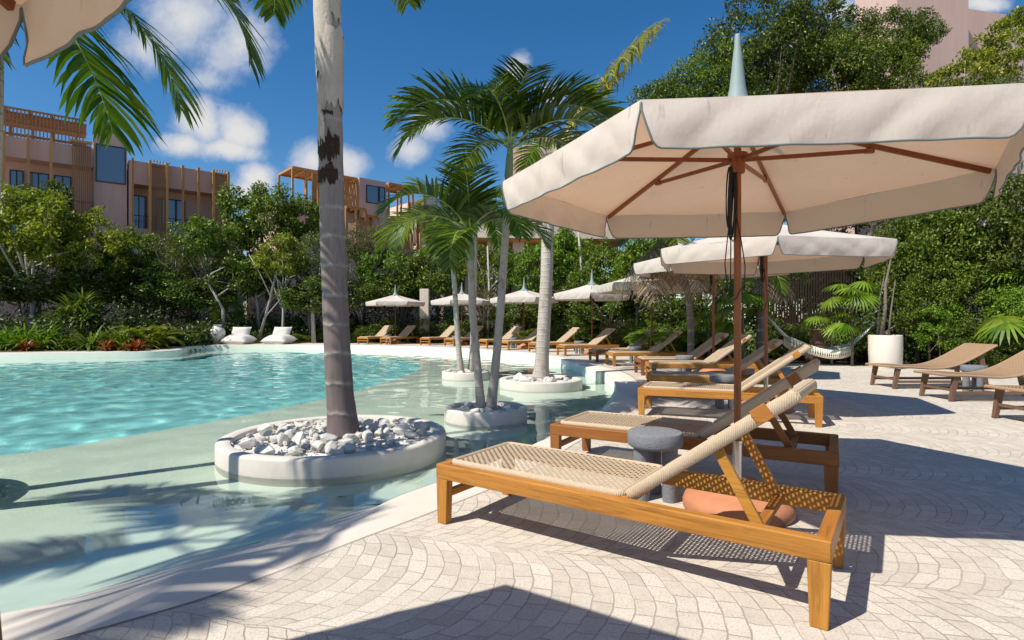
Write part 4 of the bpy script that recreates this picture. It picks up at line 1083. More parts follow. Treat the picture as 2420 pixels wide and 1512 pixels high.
# unit trees, 1 m high: crown fills roughly z .25 .. 1, radius .42
def tree_kind(seed, m, bark, n, per, ll, lw, spread, rx=.40, rz=.36, cz=.63, nb=8, r=.022):
    pts = crown_pts(seed, n, rx, rz, cz)
    return (leaf_cloud('crown', seed, m, pts, per, ll, lw, spread), trunk_mb(seed, .75, r, pts, .12, nb).mesh('trunk', bark, True))
KT = {
 'dark':   tree_kind(11, M['leaf_dark'], M['bark'], 120, 62, .036, .018, .085),
 'tall':   tree_kind(21, M['leaf_dark'], M['bark'], 300, 62, .019, .0105, .056, .43, .36, .63),
 'tallm':  tree_kind(22, M['leaf_mid'], M['bark'], 260, 62, .019, .010, .056, .43, .35, .63),
 'tallo':  tree_kind(23, M['leaf_olive'], M['bark_pale'], 240, 60, .018, .008, .06, .43, .35, .63),
 'dark2':  tree_kind(12, M['leaf_dark'], M['bark_pale'], 105, 66, .034, .017, .085, .42, .34),
 'mid':    tree_kind(13, M['leaf_mid'], M['bark'], 115, 60, .036, .017, .080),
 'mid2':   tree_kind(14, M['leaf_mid'], M['bark_pale'], 85, 64, .036, .016, .075, .44, .33, .66, 12),
 'bright': tree_kind(15, M['leaf_bright'], M['bark'], 95, 58, .044, .021, .080),
 'yellow': tree_kind(16, M['leaf_yellow'], M['bark_pale'], 110, 56, .036, .019, .070, .44, .33, .66),
 'olive':  tree_kind(17, M['leaf_olive'], M['bark_pale'], 95, 70, .026, .010, .085, .42, .34, .64, 14),
 'sparse': tree_kind(18, M['leaf_olive'], M['bark_pale'], 42, 60, .030, .012, .075, .42, .36, .62, 18, .017)}
# shrubs reach the ground
def shrub_kind(seed, m, n, per, ll, lw, spread, rx=.5, rz=.62, cz=.42):
    pts = [p for p in crown_pts(seed, int(n*1.3), rx, rz, cz, .5) if p[2] > .02][:n]
    return (leaf_cloud('foliage', seed, m, pts, per, ll, lw, spread), trunk_mb(seed, .6, .02, pts, .1, 6).mesh('stem', M['bark'], True))
KS = {
 'hedge': shrub_kind(31, M['leaf_mid'], 170, 58, .034, .019, .10), 'hedge_d': shrub_kind(32, M['leaf_dark'], 170, 58, .036, .019, .10),
 'hedge_y': shrub_kind(33, M['leaf_bright'], 120, 50, .044, .023, .10), 'hedge_o': shrub_kind(34, M['leaf_olive'], 130, 60, .030, .014, .10)}
cnt = {}
def tree(kind, u, vtop, d, wpx, label, group, cat='tree', name=None, vb=None):
    bank = KT if kind in KT else KS
    x = at(u, d); top = zt(vtop, d); w = wpx/F*d; rx = .44 if kind in KT else .52
    s = w/2/rx
    cnt[kind] = cnt.get(kind, 0) + 1
    nm = name or ('tree' if kind in KT else 'shrub')
    t = thing(nm, label, cat, (x, d, 0), 2.399*(cnt[kind] + len(kind)), group)
    c, k = bank[kind]; kz = min(1.2, max(.72, top/s))
    a = link('crown' if kind in KT else 'foliage', c, t); b = link('trunk' if kind in KT else 'stem', k, t)
    a.scale = (s, s, s*kz); a.location.z = max(-.35*s, top - s*kz*1.0); b.scale = (s, s, max(top*.99, .2))
    return t
G1 = 'trees behind the far side of the pool'; G2 = 'tall trees behind the terrace'; G3 = 'leafy hedge shrubs beside the terrace'
TREES = [
 ('yellow', 62, 432, 27, 300, 'yellow green tree at the far left in front of the pink building', G1), ('dark', 98, 405, 31, 165, 'dark treetop rising above the yellow green tree at far left', G1),
 ('yellow', 205, 492, 28.5, 220, 'yellow green tree under the big stair window of the pink building', G1), ('dark2', -70, 470, 29, 260, 'dark tree cut by the left edge behind the palm', G1),
 ('mid', 305, 515, 30.5, 160, 'small light green tree on a thin pale trunk below the slatted balcony', G1), ('olive', 405, 530, 31, 210, 'grey green feathery tree before the lower balcony of the pink building', G1),
 ('dark', 350, 590, 30.5, 230, 'dark shady tree filling the gap below the pink balcony', G1), ('mid2', 505, 492, 31, 210, 'tree at the right end of the pink building', G1),
 ('mid', 625, 408, 33, 230, 'bright green treetop highest behind the pool, left of the thick palm trunk', G1), ('mid', 715, 440, 34, 190, 'tree touching the orange pergola left of the thick palm trunk', G1),
 ('dark2', 560, 575, 31, 190, 'dark tree above the white urn', G1), ('yellow', 668, 548, 30, 150, 'lime green slender tree above the right bean bag', G1),
 ('mid2', 610, 590, 31.5, 200, 'pale stemmed tree above the left bean bag', G1), ('olive', 760, 520, 31.5, 200, 'grey green tree directly behind the thick palm trunk', G1),
 ('olive', 862, 510, 33, 150, 'grey green tree right of the thick palm trunk', G1), ('mid2', 905, 568, 32.5, 170, 'pale trunked tree under the pink tower window', G1),
 ('olive', 965, 548, 34, 180, 'feathery tree below the second orange pergola', G1), ('dark', 735, 640, 30, 200, 'low dark tree behind the thick palm trunk', G1),
 ('dark2', 850, 640, 31.5, 200, 'low dark tree left of the farthest umbrella', G1), ('dark', 950, 620, 32.5, 210, 'dark tree behind the farthest umbrella', G1),
 ('mid', 1030, 560, 33, 190, 'tree left of the shaded lounge building', G1), ('dark', 450, 630, 30, 210, 'low dark tree left of the bare white trunk', G1),
 ('dark', 230, 600, 29, 230, 'dark tree behind the spiky screw pine', G1), ('dark2', 60, 600, 27.5, 260, 'dark tree below the yellow green one at the left edge', G1),
 ('mid2', 1165, 560, 29.5, 170, 'tree hiding part of the shaded lounge building', G1), ('sparse', 1140, 650, 28.5, 130, 'thin tree in front of the shaded lounge building', G1), ('mid', 1250, 560, 28, 170, 'tree right of the tallest slim palm trunk', G2),
 ('bright', 1345, 530, 27, 190, 'bright green tree right of the stout palm trunk', G2), ('mid', 1425, 545, 24.5, 190, 'green tree behind the umbrella right of the stout palm', G2),
 ('bright', 1500, 560, 22.5, 180, 'bright green tree left of the dry palm leaves', G2), ('dark', 1440, 640, 24, 240, 'dark low tree behind the umbrella row', G2), ('mid', 1560, 520, 22.5, 200, 'tree directly under the left end of the near canopy', G2),
 ('dark', 1340, 660, 26.5, 240, 'dark low tree behind the ninth and tenth loungers', G2), ('mid2', 1640, 540, 22, 220, 'tree behind the dry palm leaves', G2), ('dark2', 1600, 680, 20.5, 200, 'dark low tree behind the eighth lounger', G2), ('dark', 1235, 690, 27.5, 170, 'dark low tree behind the eleventh lounger', G2),
 ('tall', 1592, 165, 23, 300, 'small dark treetop left of the near finial', G2), ('tallm', 1690, 95, 23.5, 300, 'treetop just left of the near finial', G2), ('tall', 1800, -30, 24, 380, 'tallest dark tree right of the near finial', G2),
 ('tall', 1915, -20, 24.5, 330, 'dark tree in the middle above the near canopy', G2), ('tallm', 2030, 60, 22.5, 330, 'tree below the white cloud above the near canopy', G2), ('tall', 2105, 12, 23, 230, 'dark tree against the pink building at the top right', G2),
 ('dark', 2185, 30, 22.8, 95, 'slender dark tree with leaves over the pink wall', G2), ('yellow', 2260, 135, 17, 230, 'yellow green tree below the pink wall at the top right', G2), ('yellow', 2405, 22, 16.5, 200, 'light green tree cut by the right edge at the top', G2), ('tallo', 2310, 130, 16, 290, 'grey green tree under the light one at the top right', G2),
 ('dark', 1770, 560, 20, 240, 'dark tree behind the second umbrella', G2), ('dark2', 1880, 560, 19.5, 240, 'dark tree behind the slatted screen', G2), ('dark', 1985, 555, 19, 240, 'dark tree behind the fan palms', G2), ('dark2', 2085, 540, 18, 220, 'dark tree behind the white pot', G2),
 ('tall', 2120, 250, 19, 330, 'broad dark tree directly above the near canopy at the right', G2), ('dark', 1700, 330, 24.5, 260, 'dark tree hidden low behind the near canopy', G2), ('tall', 1960, 320, 22, 300, 'dark tree low behind the middle of the near canopy', G2)]
for a in TREES: tree(*a)
SHR = [
 ('hedge', 2165, 470, 15.4, 230, 'climbing shrub rising above the white pot', G3), ('hedge', 2250, 430, 14.6, 250, 'tall leafy shrub behind the first brown lounger', G3), ('hedge_d', 2350, 400, 14.2, 260, 'tall dark shrub behind the middle brown lounger', G3),
 ('hedge_d', 2450, 380, 13.2, 260, 'tall dark shrub cut by the right edge', G3), ('hedge', 2195, 600, 14.6, 180, 'shrub right of the white pot', G3), ('hedge_y', 2220, 690, 14.1, 120, 'light green shrub left of the first brown lounger back', G3),
 ('hedge', 2310, 600, 13.9, 190, 'shrub above the first brown lounger back', G3), ('hedge_y', 2405, 640, 12.9, 150, 'bright narrow leaved shrub at the right edge', G3), ('hedge_d', 2290, 740, 13.6, 150, 'low dark shrub behind the first brown lounger', G3), ('hedge_d', 2390, 760, 12.8, 140, 'low dark shrub behind the stool on the right', G3),
 ('hedge_o', 2130, 480, 16.4, 170, 'twiggy grey green shrub under the second canopy corner', G3),
 ('hedge_d', 1575, 755, 19.5, 150, 'low dark shrub right of the eighth lounger', G3), ('hedge', 1520, 750, 20.2, 110, 'low fern like shrub behind the eighth lounger', G3), ('hedge_o', 1455, 738, 21.8, 120, 'twiggy shrub behind the ninth lounger', G3), ('hedge_d', 1350, 735, 24.5, 160, 'low dark shrub right of the stout palm', G3),
 ('hedge_d', 1660, 740, 18, 150, 'low dark shrub behind the seventh lounger', G3), ('hedge_y', 1700, 745, 15.9, 70, 'yellow green leafy plant behind the sixth lounger', G3), ('hedge_d', 1850, 745, 17.5, 170, 'low dark shrub left of the hammock', G3), ('hedge_d', 2010, 760, 16.6, 160, 'low dark shrub right of the clay chimenea', G3),
 ('hedge_y', 1248, 768, 26.2, 60, 'lime green leafy plant behind the eleventh lounger', G3), ('hedge_y', 1180, 775, 27, 60, 'low bright plant behind the twelfth lounger', G3), ('hedge_d', 1130, 745, 29, 150, 'low dark shrub behind the slim palms', G3), ('hedge_d', 1010, 745, 30.5, 150, 'low dark shrub right of the farthest umbrella pole', G3), ('hedge_d', 900, 745, 30.8, 160, 'low dark shrub behind the farthest loungers', G3),
 ('hedge', 850, 770, 30.0, 70, 'low shrub left of the farthest lounger', G3), ('hedge_y', 705, 780, 30, 90, 'low yellow green plants right of the bean bags', G3), ('hedge_d', 600, 760, 30.6, 140, 'low dark shrub between the bean bags', G3), ('hedge_d', 790, 740, 30.4, 140, 'low dark shrub right of the thick palm trunk', G3), ('hedge', 545, 690, 30.4, 100, 'upright shrub right of the white urn', G3)]
for a in SHR: tree(a[0], a[1], a[2], a[3], a[4], a[5], a[6], 'shrub')
# bare pale trunk standing out of the bank
def bare(label, pts, r, name='bare_tree', group='pale bare trunks', bm_='bark_pale'):
    p0 = Vector(pts[0][0]); t = thing(name, label, 'tree', tuple(p0), 0, group)
    for i, line in enumerate(pts):
        mb = MB(); q = [Vector(p)-p0 for p in line]; n = len(q); rr = r if i == 0 else r*.55
        mb.tube(q, [rr*(1-.6*k/(n-1)) for k in range(n)], 7); obj('trunk' if i == 0 else 'limb', mb, M[bm_], t, smooth=True)
def uv(u, v, d): return (at(u, d), d, zt(v, d))
bare('bent white bare trunk above the clay urn', [[uv(528,800,29.3), uv(527,730,29.3), uv(505,690,29.3), uv(486,660,29.3)], [uv(489,664,29.3), uv(500,645,29.2), uv(530,630,29)], [uv(512,700,29.3), uv(540,680,29)]], .10)
bare('pale forked trunks left of the thick palm trunk', [[uv(742,810,29.6), uv(738,720,29.6), uv(728,660,29.6)], [uv(736,700,29.6), uv(745,650,29.6)]], .13)
bare('many stemmed pale tree above the right bean bag', [[uv(612,800,29.8), uv(640,700,29.8), uv(660,620,29.8)], [uv(640,700,29.8), uv(612,640,29.8), uv(588,600,29.8)], [uv(636,712,29.8), uv(652,640,29.5)], [uv(625,750,29.8), uv(668,700,29.8)]], .08)
bare('grey trunks growing from the white pot', [[uv(2082,795,14.15), uv(2092,730,14.15), uv(2093,670,14.3), uv(2108,600,14.9)], [uv(2100,795,14.1), uv(2106,730,14.1), uv(2116,660,14.6)], [uv(2074,795,14.2), uv(2078,710,14.2), uv(2090,650,14.6)]], .055, bm_='bark')
bare('slim white trunk right of the umbrella left of the dry leaves', [[uv(1378,800,25), uv(1380,700,25), uv(1372,600,25), uv(1366,540,25)]], .10)
bare('thin pale trunk between the two slim palms', [[uv(1152,800,28), uv(1157,700,28), uv(1152,580,28)]], .09)

# spiky and strappy plants on the left bank
def blades(name, label, x, y, n, L, w, m, seed, spread=1.0, bend=.9, group=None, cat='plant', z=0):
    rn = random.Random(seed); mb = MB()
    for k in range(n):
        a = rn.uniform(0, 6.28); e = R(rn.uniform(28, 86)); l = L*rn.uniform(.6, 1.1); r0 = rn.uniform(0, .12)*L*spread; d = Vector((math.cos(a), math.sin(a), 0)); p = d*r0; s = Vector((-d.y, d.x, 0)); v = []
        b = bend*rn.uniform(.6, 1.4)
        for j in range(6):
            f = j/5; hw = w*.5*(.6+.6*math.sin(math.pi*min(.96, .2+.7*f))) if j < 5 else .002
            v += [p - s*hw, p + s*hw]; ee = e - b*f*1.6; p = p + (d*math.cos(ee) + Vector((0,0,math.sin(ee))))*(l/5)
        mb.add(v, [(2*j, 2*j+1, 2*j+3, 2*j+2) for j in range(5)])
    o = obj(name, mb, m); o.location = (x, y, z); return tag(o, label, cat, group)
GB = 'plants on the left bank'
sp = thing('screw_pine', 'big dark spiky screw pine on the left bank', 'plant', (at(172, 24.6), 24.6, 0), 0, GB)
mb = MB(); mb.tube([(0,0,0), (.05,0,.7), (0,0,1.4)], [.14,.11,.09], 8); obj('stem', mb, M['bark'], sp, smooth=True)
for k, (dx, dy, dz, L) in enumerate([(0,0,1.3,1.5), (-.55,.1,.9,1.2), (.6,-.1,1.0,1.2), (.2,.3,1.7,1.2), (-.9,0,.6,1.0), (1.0,.1,.6,1.0)]):
    h = blades('leaf_head', None, dx, dy, 85, L, .055, M['leaf_dark'] if k % 2 else M['leaf_mid'], 50+k, .6, .95, None); h.parent = sp; h.location = (dx, dy, dz)
    for key in ('label', 'category', 'group'):
        if key in h: del h[key]
rnb = random.Random(9)
bank = [(20,'leaf_bright',1.3,.05), (60,'leaf_bright',1.5,.05), (105,'leaf_bright',1.4,.05), (-20,'leaf_mid',1.3,.05), (225,'leaf_mid',1.3,.05), (262,'leaf_mid',1.2,.05), (330,'leaf_yellow',1.1,.045), (300,'leaf_mid',1.2,.05), (140,'leaf_mid',1.0,.05), (450,'leaf_mid',1.0,.04)]
lab = ['strappy bright plant left of the spiky screw pine', 'tallest strappy light green plant at the left of the bank', 'strappy light plant touching the screw pine', 'strappy plant cut by the left edge', 'strappy mid green plant right of the screw pine', 'strappy plant above the red bromeliads', 'yellowish strappy plant in the middle of the bank', 'strappy plant between the red bromeliads', 'low strappy plant under the screw pine', 'strappy plant at the right end of the bank']
for (u, m_, L, w), l in zip(bank, lab): blades('strap_plant', l, at(u, 22.9 if u < 400 else 27.2), (22.9 if u < 400 else 27.2)+rnb.uniform(-.3, .5), 120, L, w, M[m_], int(u)+100, 1.6, .9, GB)
for i, (u, l) in enumerate(((250,'red bromeliad below the strappy plants on the left bank'), (322,'larger orange red bromeliad on the left bank'), (60,'small orange bromeliad at the water on the left bank'), (310,'copper bromeliad just left of the larger orange red one'))):
    blades('bromeliad', l, at(u, 21.9), 21.95, 46, .62, .05, M['red_leaf'], 200+i, .8, .7, GB)
for i, (u, d, l) in enumerate(((330,23.4,'yellow green fern in the middle of the left bank'), (352,24.0,'yellow fern left of the white urn'), (405,26.2,'fern beside the white urn'), (362,25.3,'taller yellow fern behind the others'), (372,24.6,'drooping yellow fern near the pool corner'))):
    t = thing('fern', l, 'fern', (at(u, d), d, .05), 0, GB)
    for k in range(12):
        o = link('frond', FR['fern'], t); o.rotation_euler = (0, .55*math.sin(k*5.1+i), k*2.4+i); s = 1.1+.7*((k*7) % 5)/5; o.scale = (s, s, s)
for i, (x, y, l) in enumerate(((4.75,16.6,'green fern palm behind the eighth lounger'), (5.0,17.6,'arching fern palm left of the third umbrella pole'))):
    t = thing('fern_palm', l, 'palm', (x, y, .1), 0, 'fern palms on the terrace border')
    for k in range(11):
        o = link('frond', FR['yard'], t); o.rotation_euler = (0, 0, k*2.4+i); s = 1.15+.1*(k % 4); o.scale = (s, s, s)

mb = MB(); mb.add([(-.05,0,0), (0,.018,.006), (.055,0,.002), (0,-.018,.006)], [(0,2,1), (0,3,2)])
o = obj('floating_leaf', mb, M['leaf_dark']); o.location = (-1.42, 4.6, WZ + .006); tag(o, 'small green leaf floating on the water in front of the widest planter', 'leaf')

# beds and the shaded undergrowth that fills them
def poly_sheet(name, pts, z, m):
    me = bpy.data.meshes.new(name); me.from_pydata([(x, y, z) for x, y in pts], [], [tuple(range(len(pts)))]); me.materials.append(m); return link(name, me)
bed = [(-40,19.2), (-27.8,20.4), (-23.6,20.35), (-18.8,21.3), (-14.75,22.9), (-15.3,24.6), (-15.9,26.4), (-15.0,29.1), (-8.5,30.0), (-3,29.6), (1.6,26.6), (4.2,22.6), (5.2,19), (5.1,17), (5.2,15.4), (6.5,15.0), (8.5,15.9), (9.2,15.2), (10.2,14.5), (11.0,13.4), (12.4,11.8), (14,8), (40,4), (90,60), (0,120), (-90,60)]
tag(poly_sheet('planting_bed_soil', bed, .004, M['soil']), kind='structure')
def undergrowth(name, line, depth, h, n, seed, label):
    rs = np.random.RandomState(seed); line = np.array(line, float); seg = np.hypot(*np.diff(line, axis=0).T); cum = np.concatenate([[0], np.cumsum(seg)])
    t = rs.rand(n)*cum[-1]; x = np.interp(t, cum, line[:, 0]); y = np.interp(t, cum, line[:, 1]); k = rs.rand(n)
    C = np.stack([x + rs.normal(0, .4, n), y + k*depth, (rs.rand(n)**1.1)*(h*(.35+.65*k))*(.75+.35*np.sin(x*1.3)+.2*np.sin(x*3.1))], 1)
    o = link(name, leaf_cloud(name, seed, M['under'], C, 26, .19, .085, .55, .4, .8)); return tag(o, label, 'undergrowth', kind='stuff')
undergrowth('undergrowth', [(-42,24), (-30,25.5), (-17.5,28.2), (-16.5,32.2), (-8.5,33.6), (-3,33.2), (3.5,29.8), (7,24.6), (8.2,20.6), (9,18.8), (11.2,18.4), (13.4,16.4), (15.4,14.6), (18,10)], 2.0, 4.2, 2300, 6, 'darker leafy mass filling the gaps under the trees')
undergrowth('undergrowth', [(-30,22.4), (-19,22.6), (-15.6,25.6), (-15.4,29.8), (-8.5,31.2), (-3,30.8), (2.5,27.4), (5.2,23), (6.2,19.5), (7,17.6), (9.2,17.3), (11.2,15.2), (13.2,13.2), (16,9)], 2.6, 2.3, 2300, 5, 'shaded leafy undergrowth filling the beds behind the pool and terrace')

# ------------------------------------------------------------------ slatted screen behind the hammock
sc_ = thing('slat_screen', 'dark wooden slat screen behind the hammock and second umbrella', 'screen', (at(1905, 17.6), 17.6, 0), 0)
rn = random.Random(4); mb = MB()
for k in range(34): x = -1.3 + k*.085; mb.box(x, x+.045, -.02, .02 + rn.uniform(0, .01), .05, 3.1 + rn.uniform(-.03, .03))
sl_o = obj('slats', mb, M['dark_slat'], sc_)
for z_ in (.4, 2.6): mb = MB(); mb.box(-1.35, 1.65, .032, .08, z_, z_+.1); obj('rail', mb, M['dark_slat'], sc_)

# ------------------------------------------------------------------ buildings
class Bld:
    """wall-aligned frame: s along the front, o out of the front (towards the pool), z up"""
    def __init__(self, name, label, cat, x, y, ang, group=None):
        self.t = thing(name, label, cat, (x, y, 0), R(ang), group); self.x, self.y, self.a = x, y, R(ang)
    def s(self, u):                                      # where picture column u meets the front line
        k = (u-UC)/F; c, q = math.cos(self.a), math.sin(self.a); return (k*self.y - self.x)/(c - k*q)
    def z(self, u, v):
        s = self.s(u); return HC + (VH-v)/F*(self.y + s*math.sin(self.a))
    def part(self, name, boxes, m, parent=None, bevel=0):
        mb = MB()
        for (s0, s1, o0, o1, z0, z1) in boxes: mb.box(s0, s1, -o1, -o0, z0, z1)
        return obj(name, mb, m, parent if parent is not None else self.t, bevel=bevel)
    def window(self, s0, s1, z0, z1, o, n=2, name='window'):
        f = .07; bx = [(s0, s1, o, o+.10, z0, z0+f), (s0, s1, o, o+.10, z1-f, z1), (s0, s0+f, o, o+.10, z0+f, z1-f), (s1-f, s1, o, o+.10, z0+f, z1-f)]
        for k in range(1, n): c = s0 + (s1-s0)*k/n; bx.append((c-f/2, c+f/2, o, o+.10, z0+f, z1-f))
        w = self.part(name, bx, M['dark_metal']); self.part('pane', [(s0+f, s1-f, o+.03, o+.05, z0+f, z1-f)], M['glass'], w); return w
    def slats(self, name, s0, s1, n, z0, z1, o, m=None, w=.07):
        st = (s1-s0)/n; return self.part(name, [(s0+k*st, s0+k*st+w, o, o+.10, z0, z1) for k in range(n)] + [(s0, s1, o-.06, o-.003, z1-.25, z1-.15), (s0, s1, o-.06, o-.003, (z0+z1)/2, (z0+z1)/2+.1)], m or M['slat'])
    def post(self, s, z0, z1, o0, o1, w=.16):
        p = self.part('post', [(s-w/2, s+w/2, o1-w, o1, z0, z1)], M['pergola']); self.part('bracket', [(s-w/2, s+w/2, o0, o1-w-.003, z1-w, z1)], M['pergola'], p); return p

# pink building at the left
B = Bld('pink_building', 'pink stucco hotel block with wooden slat balconies at the far left', 'building', -28.9, 42.0, 38)
sL, s5, s205, s300, s303, s540 = B.s(-160), B.s(8), B.s(205), B.s(300), B.s(304), B.s(540)
zp1, zp2, zt_ = 13.75, 13.3, 14.95
BK = -14
sT = B.s(221)
# left block
B.part('upper_wall', [(sL, sT-.01, BK, -1.5, 0, 13.0), (sL, sT-.005, -1.55, 0, 12.35, zp1), (sL, sT-.004, -1.6, 0, 8.55, 9.05)], M['stucco'])
B.part('lower_wall', [(sL, sT-.006, -1.5, -.02, 0, 5.2), (sL, sT-.006, -1.5, -.25, 5.8, 6.3)], M['stucco'])
for u0, u1 in ((18,52), (62,114), (126,168)): B.window(B.s(u0), B.s(u1), 9.1, 11.75, -1.46, 2)
for u0, u1 in ((20,80), (100,165)): B.window(B.s(u0), B.s(u1), 6.4, 8.3, -1.46, 2)
for u in (10, 68, 121): B.post(B.s(u), 5.2, 13.95, -.003, .55)
B.slats('slat_screen', B.s(170), B.s(216), 9, 5.4, 13.9, .35)
B.part('screen_beam', [(B.s(166), B.s(218), .3, .5, 13.92, 14.08)], M['pergola'])
B.part('balcony_rail', [(sL, B.s(168), -.10, -.06, 9.95, 10.0)] + [(B.s(-20)+k*.16, B.s(-20)+k*.16+.025, -.10, -.075, 9.06, 9.95) for k in range(46)], M['iron'])
# roof terrace screen
b = [(sL, s205, -.55, -.40, 14.75, 14.9), (sL, s205, -.55, -.40, 15.75, 15.85), (sL, s205, -.60, -.42, 13.95, 14.1)]
n = int((s205-sL)/.20)
b += [(sL+k*.20, sL+k*.20+.075, -.398, -.33, 13.78, 15.85) for k in range(n)]
B.part('roof_screen', b, M['slat'])
B.part('roof_pergola', [(sL, s205, -4.6+k*.42, -4.5+k*.42, 15.55, 15.75) for k in range(9)] + [(B.s(x)-.09, B.s(x)+.09, -4.6, -.61, 15.76, 15.92) for x in (10, 68, 121, 180)] + [(B.s(x)-.09, B.s(x)+.09, -4.6, -4.4, 13.0, 15.54) for x in (10, 68, 121, 180)], M['slat'])
# stair tower with the big window
B.part('stair_tower', [(sT, s300, -6, .05, 0, zt_)], M['stucco'])
wz0, wz1 = B.z(260, 432), B.z(260, 350)
B.window(B.s(226), B.s(297), wz0, wz1+.2, .051, 1, 'tower_window')
# right block
B.part('right_wall', [(s303, s540, BK, -1.5, 0, 12.9), (s303, s540, -1.55, 0, 11.55, zp2), (s303, s540, -1.6, 0, 7.7, 8.2), (s303, s540, -1.6, -.05, 3.9, 4.4), (s303, s303+.25, -1.5, -.02, 0, 11.54), (s540-.25, s540, -1.5, -.02, 8.21, 11.54)], M['stucco'])
for u0, u1, k in ((313,351,2), (374,444,3)): B.window(B.s(u0), B.s(u1), 8.25, 10.95, -1.46, k)
for u0, u1, k in ((318,360,2), (380,450,3)): B.window(B.s(u0), B.s(u1), 4.5, 7.2, -1.46, k)
for u in (312, 430, 467): B.post(B.s(u), 3.0, 13.35, -.003, .6)
B.slats('slat_screen', B.s(354), B.s(391), 8, 1.0, 13.2, .36); B.slats('slat_screen', B.s(503), B.s(536), 7, 1.0, 13.2, .36)
for u in (353.5, 393, 502, 537): B.post(B.s(u), 3.0, 13.35, -.003, .6)
B.part('screen_canopy', [(B.s(354)+k*.2, B.s(354)+k*.2+.07, .0, .44, 13.36, 13.46) for k in range(7)] + [(B.s(503)+k*.2, B.s(503)+k*.2+.07, .0, .44, 13.36, 13.46) for k in range(6)], M['pergola'])
B.part('balcony_rail', [(s303+.26, s540-.26, -.10, -.06, 9.15, 9.2)] + [(s303+.3+k*.16, s303+.3+k*.16+.025, -.10, -.075, 8.21, 9.15) for k in range(int((s540-s303-.6)/.16))], M['iron'])
B.part('cream_end_wall', [(s540+.01, s540+1.4, -4, -1.2, 0, 9.6)], M['cream'])

# building in the middle with orange pergolas
Bm = Bld('pergola_building', 'pink building with orange roof pergolas behind the thick palm trunk', 'building', at(692, 48), 48, 42)
s0, s1, s2, s3 = Bm.s(692), Bm.s(846), Bm.s(848), Bm.s(911)
zr = Bm.z(692, 392); zb = zr - 3.0
Bm.part('main_wall', [(s0-.2, s1, -12, -3.2, 0, zb+.6), (s0-.2, s1, -3.2, -.4, 0, zb-2.6)], M['stucco_b'])
Bm.part('pink_tower', [(s2, s3, -7, .1, 0, zr+.1)], M['stucco_b'])
Bm.window(Bm.s(864), Bm.s(893), Bm.z(878, 480), Bm.z(878, 438), .101, 1); Bm.window(Bm.s(894), Bm.s(908), Bm.z(900, 478), Bm.z(900, 441), .101, 1)
def pergola(bl, sa, sb, z, dep, nn, o=0):
    pg = bl.part('pergola', [(sa, sb, o-.12, o, z-.16, z), (sa, sb, o-dep, o-dep+.12, z-.16, z)] + [(sa+(sb-sa)*k/nn-.06, sa+(sb-sa)*k/nn+.06, o-dep+.12, o-.12, z-.15, z-.01) for k in range(nn+1)], M['pergola'])
    nsl = int(dep/.22); bl.part('roof_slats', [(sa, sb, o-dep+.1+k*.22, o-dep+.27+k*.22, z+.003, z+.06) for k in range(nsl)], M['pergola'], pg)
    for k in range(nn+1): s = sa+(sb-sa)*k/nn; bl.part('post', [(s-.08, s+.08, o-.14, o+.02, z-3.2, z-.162)], M['pergola'], pg); bl.part('post', [(s-.08, s+.08, o-dep-.02, o-dep+.14, z-3.2, z-.162)], M['pergola'], pg)
    return pg
pergola(Bm, s0, s1, zr, 3.4, 5)
Bm.slats('side_screen', Bm.s(736), Bm.s(748), 5, zr-3, zr-.3, .06, M['pergola']); Bm.slats('side_screen', Bm.s(812), Bm.s(844), 9, zr-3, zr-.3, -.3, M['pergola'])
Bm.window(Bm.s(755), Bm.s(790), zb+.2-2.4, zb+.5, -3.1, 2)
Bm.part('parapet', [(s0, s1, -.35, -.10, zb-1.2, zb-.3)], M['stucco_b'])
pergola(Bm, Bm.s(800), Bm.s(846), zr-3.1, 2.0, 2, 1.6); pergola(Bm, Bm.s(850), Bm.s(876), zr-3.6, 1.4, 1, 1.6)
s4, s5_ = Bm.s(912), Bm.s(1004)
Bm.part('right_wall', [(s4, s5_, -12, -3.2, 0, zb+.4), (s4, s4+.3, -3.1, -.1, 0, zb+.6)], M['stucco_b'])
pergola(Bm, s4+.35, s5_, zr+.15, 3.2, 3); pergola(Bm, Bm.s(960), s5_, zr-3.0, 2.4, 2, .9)
Bm.part('end_wall', [(s5_+.1, s5_+1.6, -8, .1, 0, zr-.7)], M['cream'])

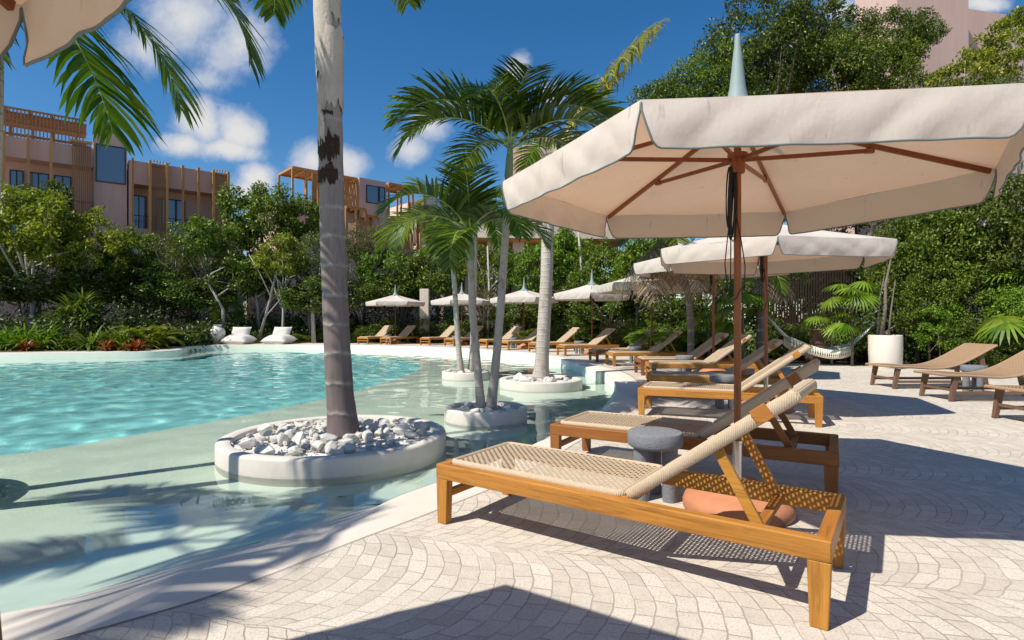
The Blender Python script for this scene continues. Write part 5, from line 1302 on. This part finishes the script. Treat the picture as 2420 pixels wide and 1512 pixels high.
# pale building behind the slim palms, with the shaded lounge below
Bu = Bld('lounge_building', 'pale pink building with a shaded lounge below, behind the slim palms', 'building', at(1040, 34), 34, 4)
a, b_, c, d_ = Bu.s(1040), Bu.s(1205), Bu.s(1236), Bu.s(1480)
Bu.part('upper_wall', [(Bu.s(1208), Bu.s(1232), -8, 0, 6.9, Bu.z(1220, 347)), (Bu.s(1233), Bu.s(1262), -8, .9, 6.9, Bu.z(1240, 350)), (Bu.s(1263), d_, -8, .3, 6.9, Bu.z(1300, 322))], M['stucco_b'])
Bu.part('lounge_roof', [(a-.6, d_, -7, 1.2, 6.1, 6.89)], M['cream'])
Bu.part('soffit', [(a-.5, d_-.1, -6.9, 1.1, 6.0, 6.095)], M['pergola'])
Bu.part('back_wall', [(a-.6, d_, -8, -7.2, 0, 6.0)], M['stucco'])
for u in (1062, 1112, 1165, 1225, 1290): Bu.part('column', [(Bu.s(u)-.35, Bu.s(u)+.35, -.5, .2, 0, 5.99)], M['cream'])
Bu.slats('slat_screen', Bu.s(1075), Bu.s(1103), 8, 0, 5.8, -2, M['dark_slat']); Bu.slats('slat_screen', Bu.s(1180), Bu.s(1215), 8, 0, 5.8, -2, M['dark_slat'])
Bu.part('balcony', [(Bu.s(1150), Bu.s(1330), -2.5, 1.8, 3.6, 4.0)], M['cream'])
# pink walls at the top right
Br = Bld('tall_pink_building', 'tall pink stucco walls above the trees at the top right', 'building', at(2120, 27), 27, 12)
Br.part('front_wall', [(Br.s(2120), Br.s(2289), -2.5, 0, 0, 19.5)], M['stucco_b'])
Br.part('side_wall', [(Br.s(2289)+.01, Br.s(2289)+14, -9, -1.6, 0, 17.9)], M['stucco_b'])
Br.part('ledge', [(Br.s(2290)+.02, Br.s(2289)+14, -1.59, -1.2, 12.6, 12.9)], M['cream'])
# tall stone pillars and lantern posts among the far plants
for u, d, h, l in ((1004, 30.2, 2.9, 'pale stone pillar between the two farthest umbrellas'), (1218, 28, 2.2, 'lit stone pillar behind the slim palm trunks')):
    mb = MB(); mb.box(-.24, .24, -.24, .24, 0, h); o = obj('stone_pillar', mb, M['cream'], bevel=.02); o.location = (at(u, d), d, 0); tag(o, l, 'pillar')
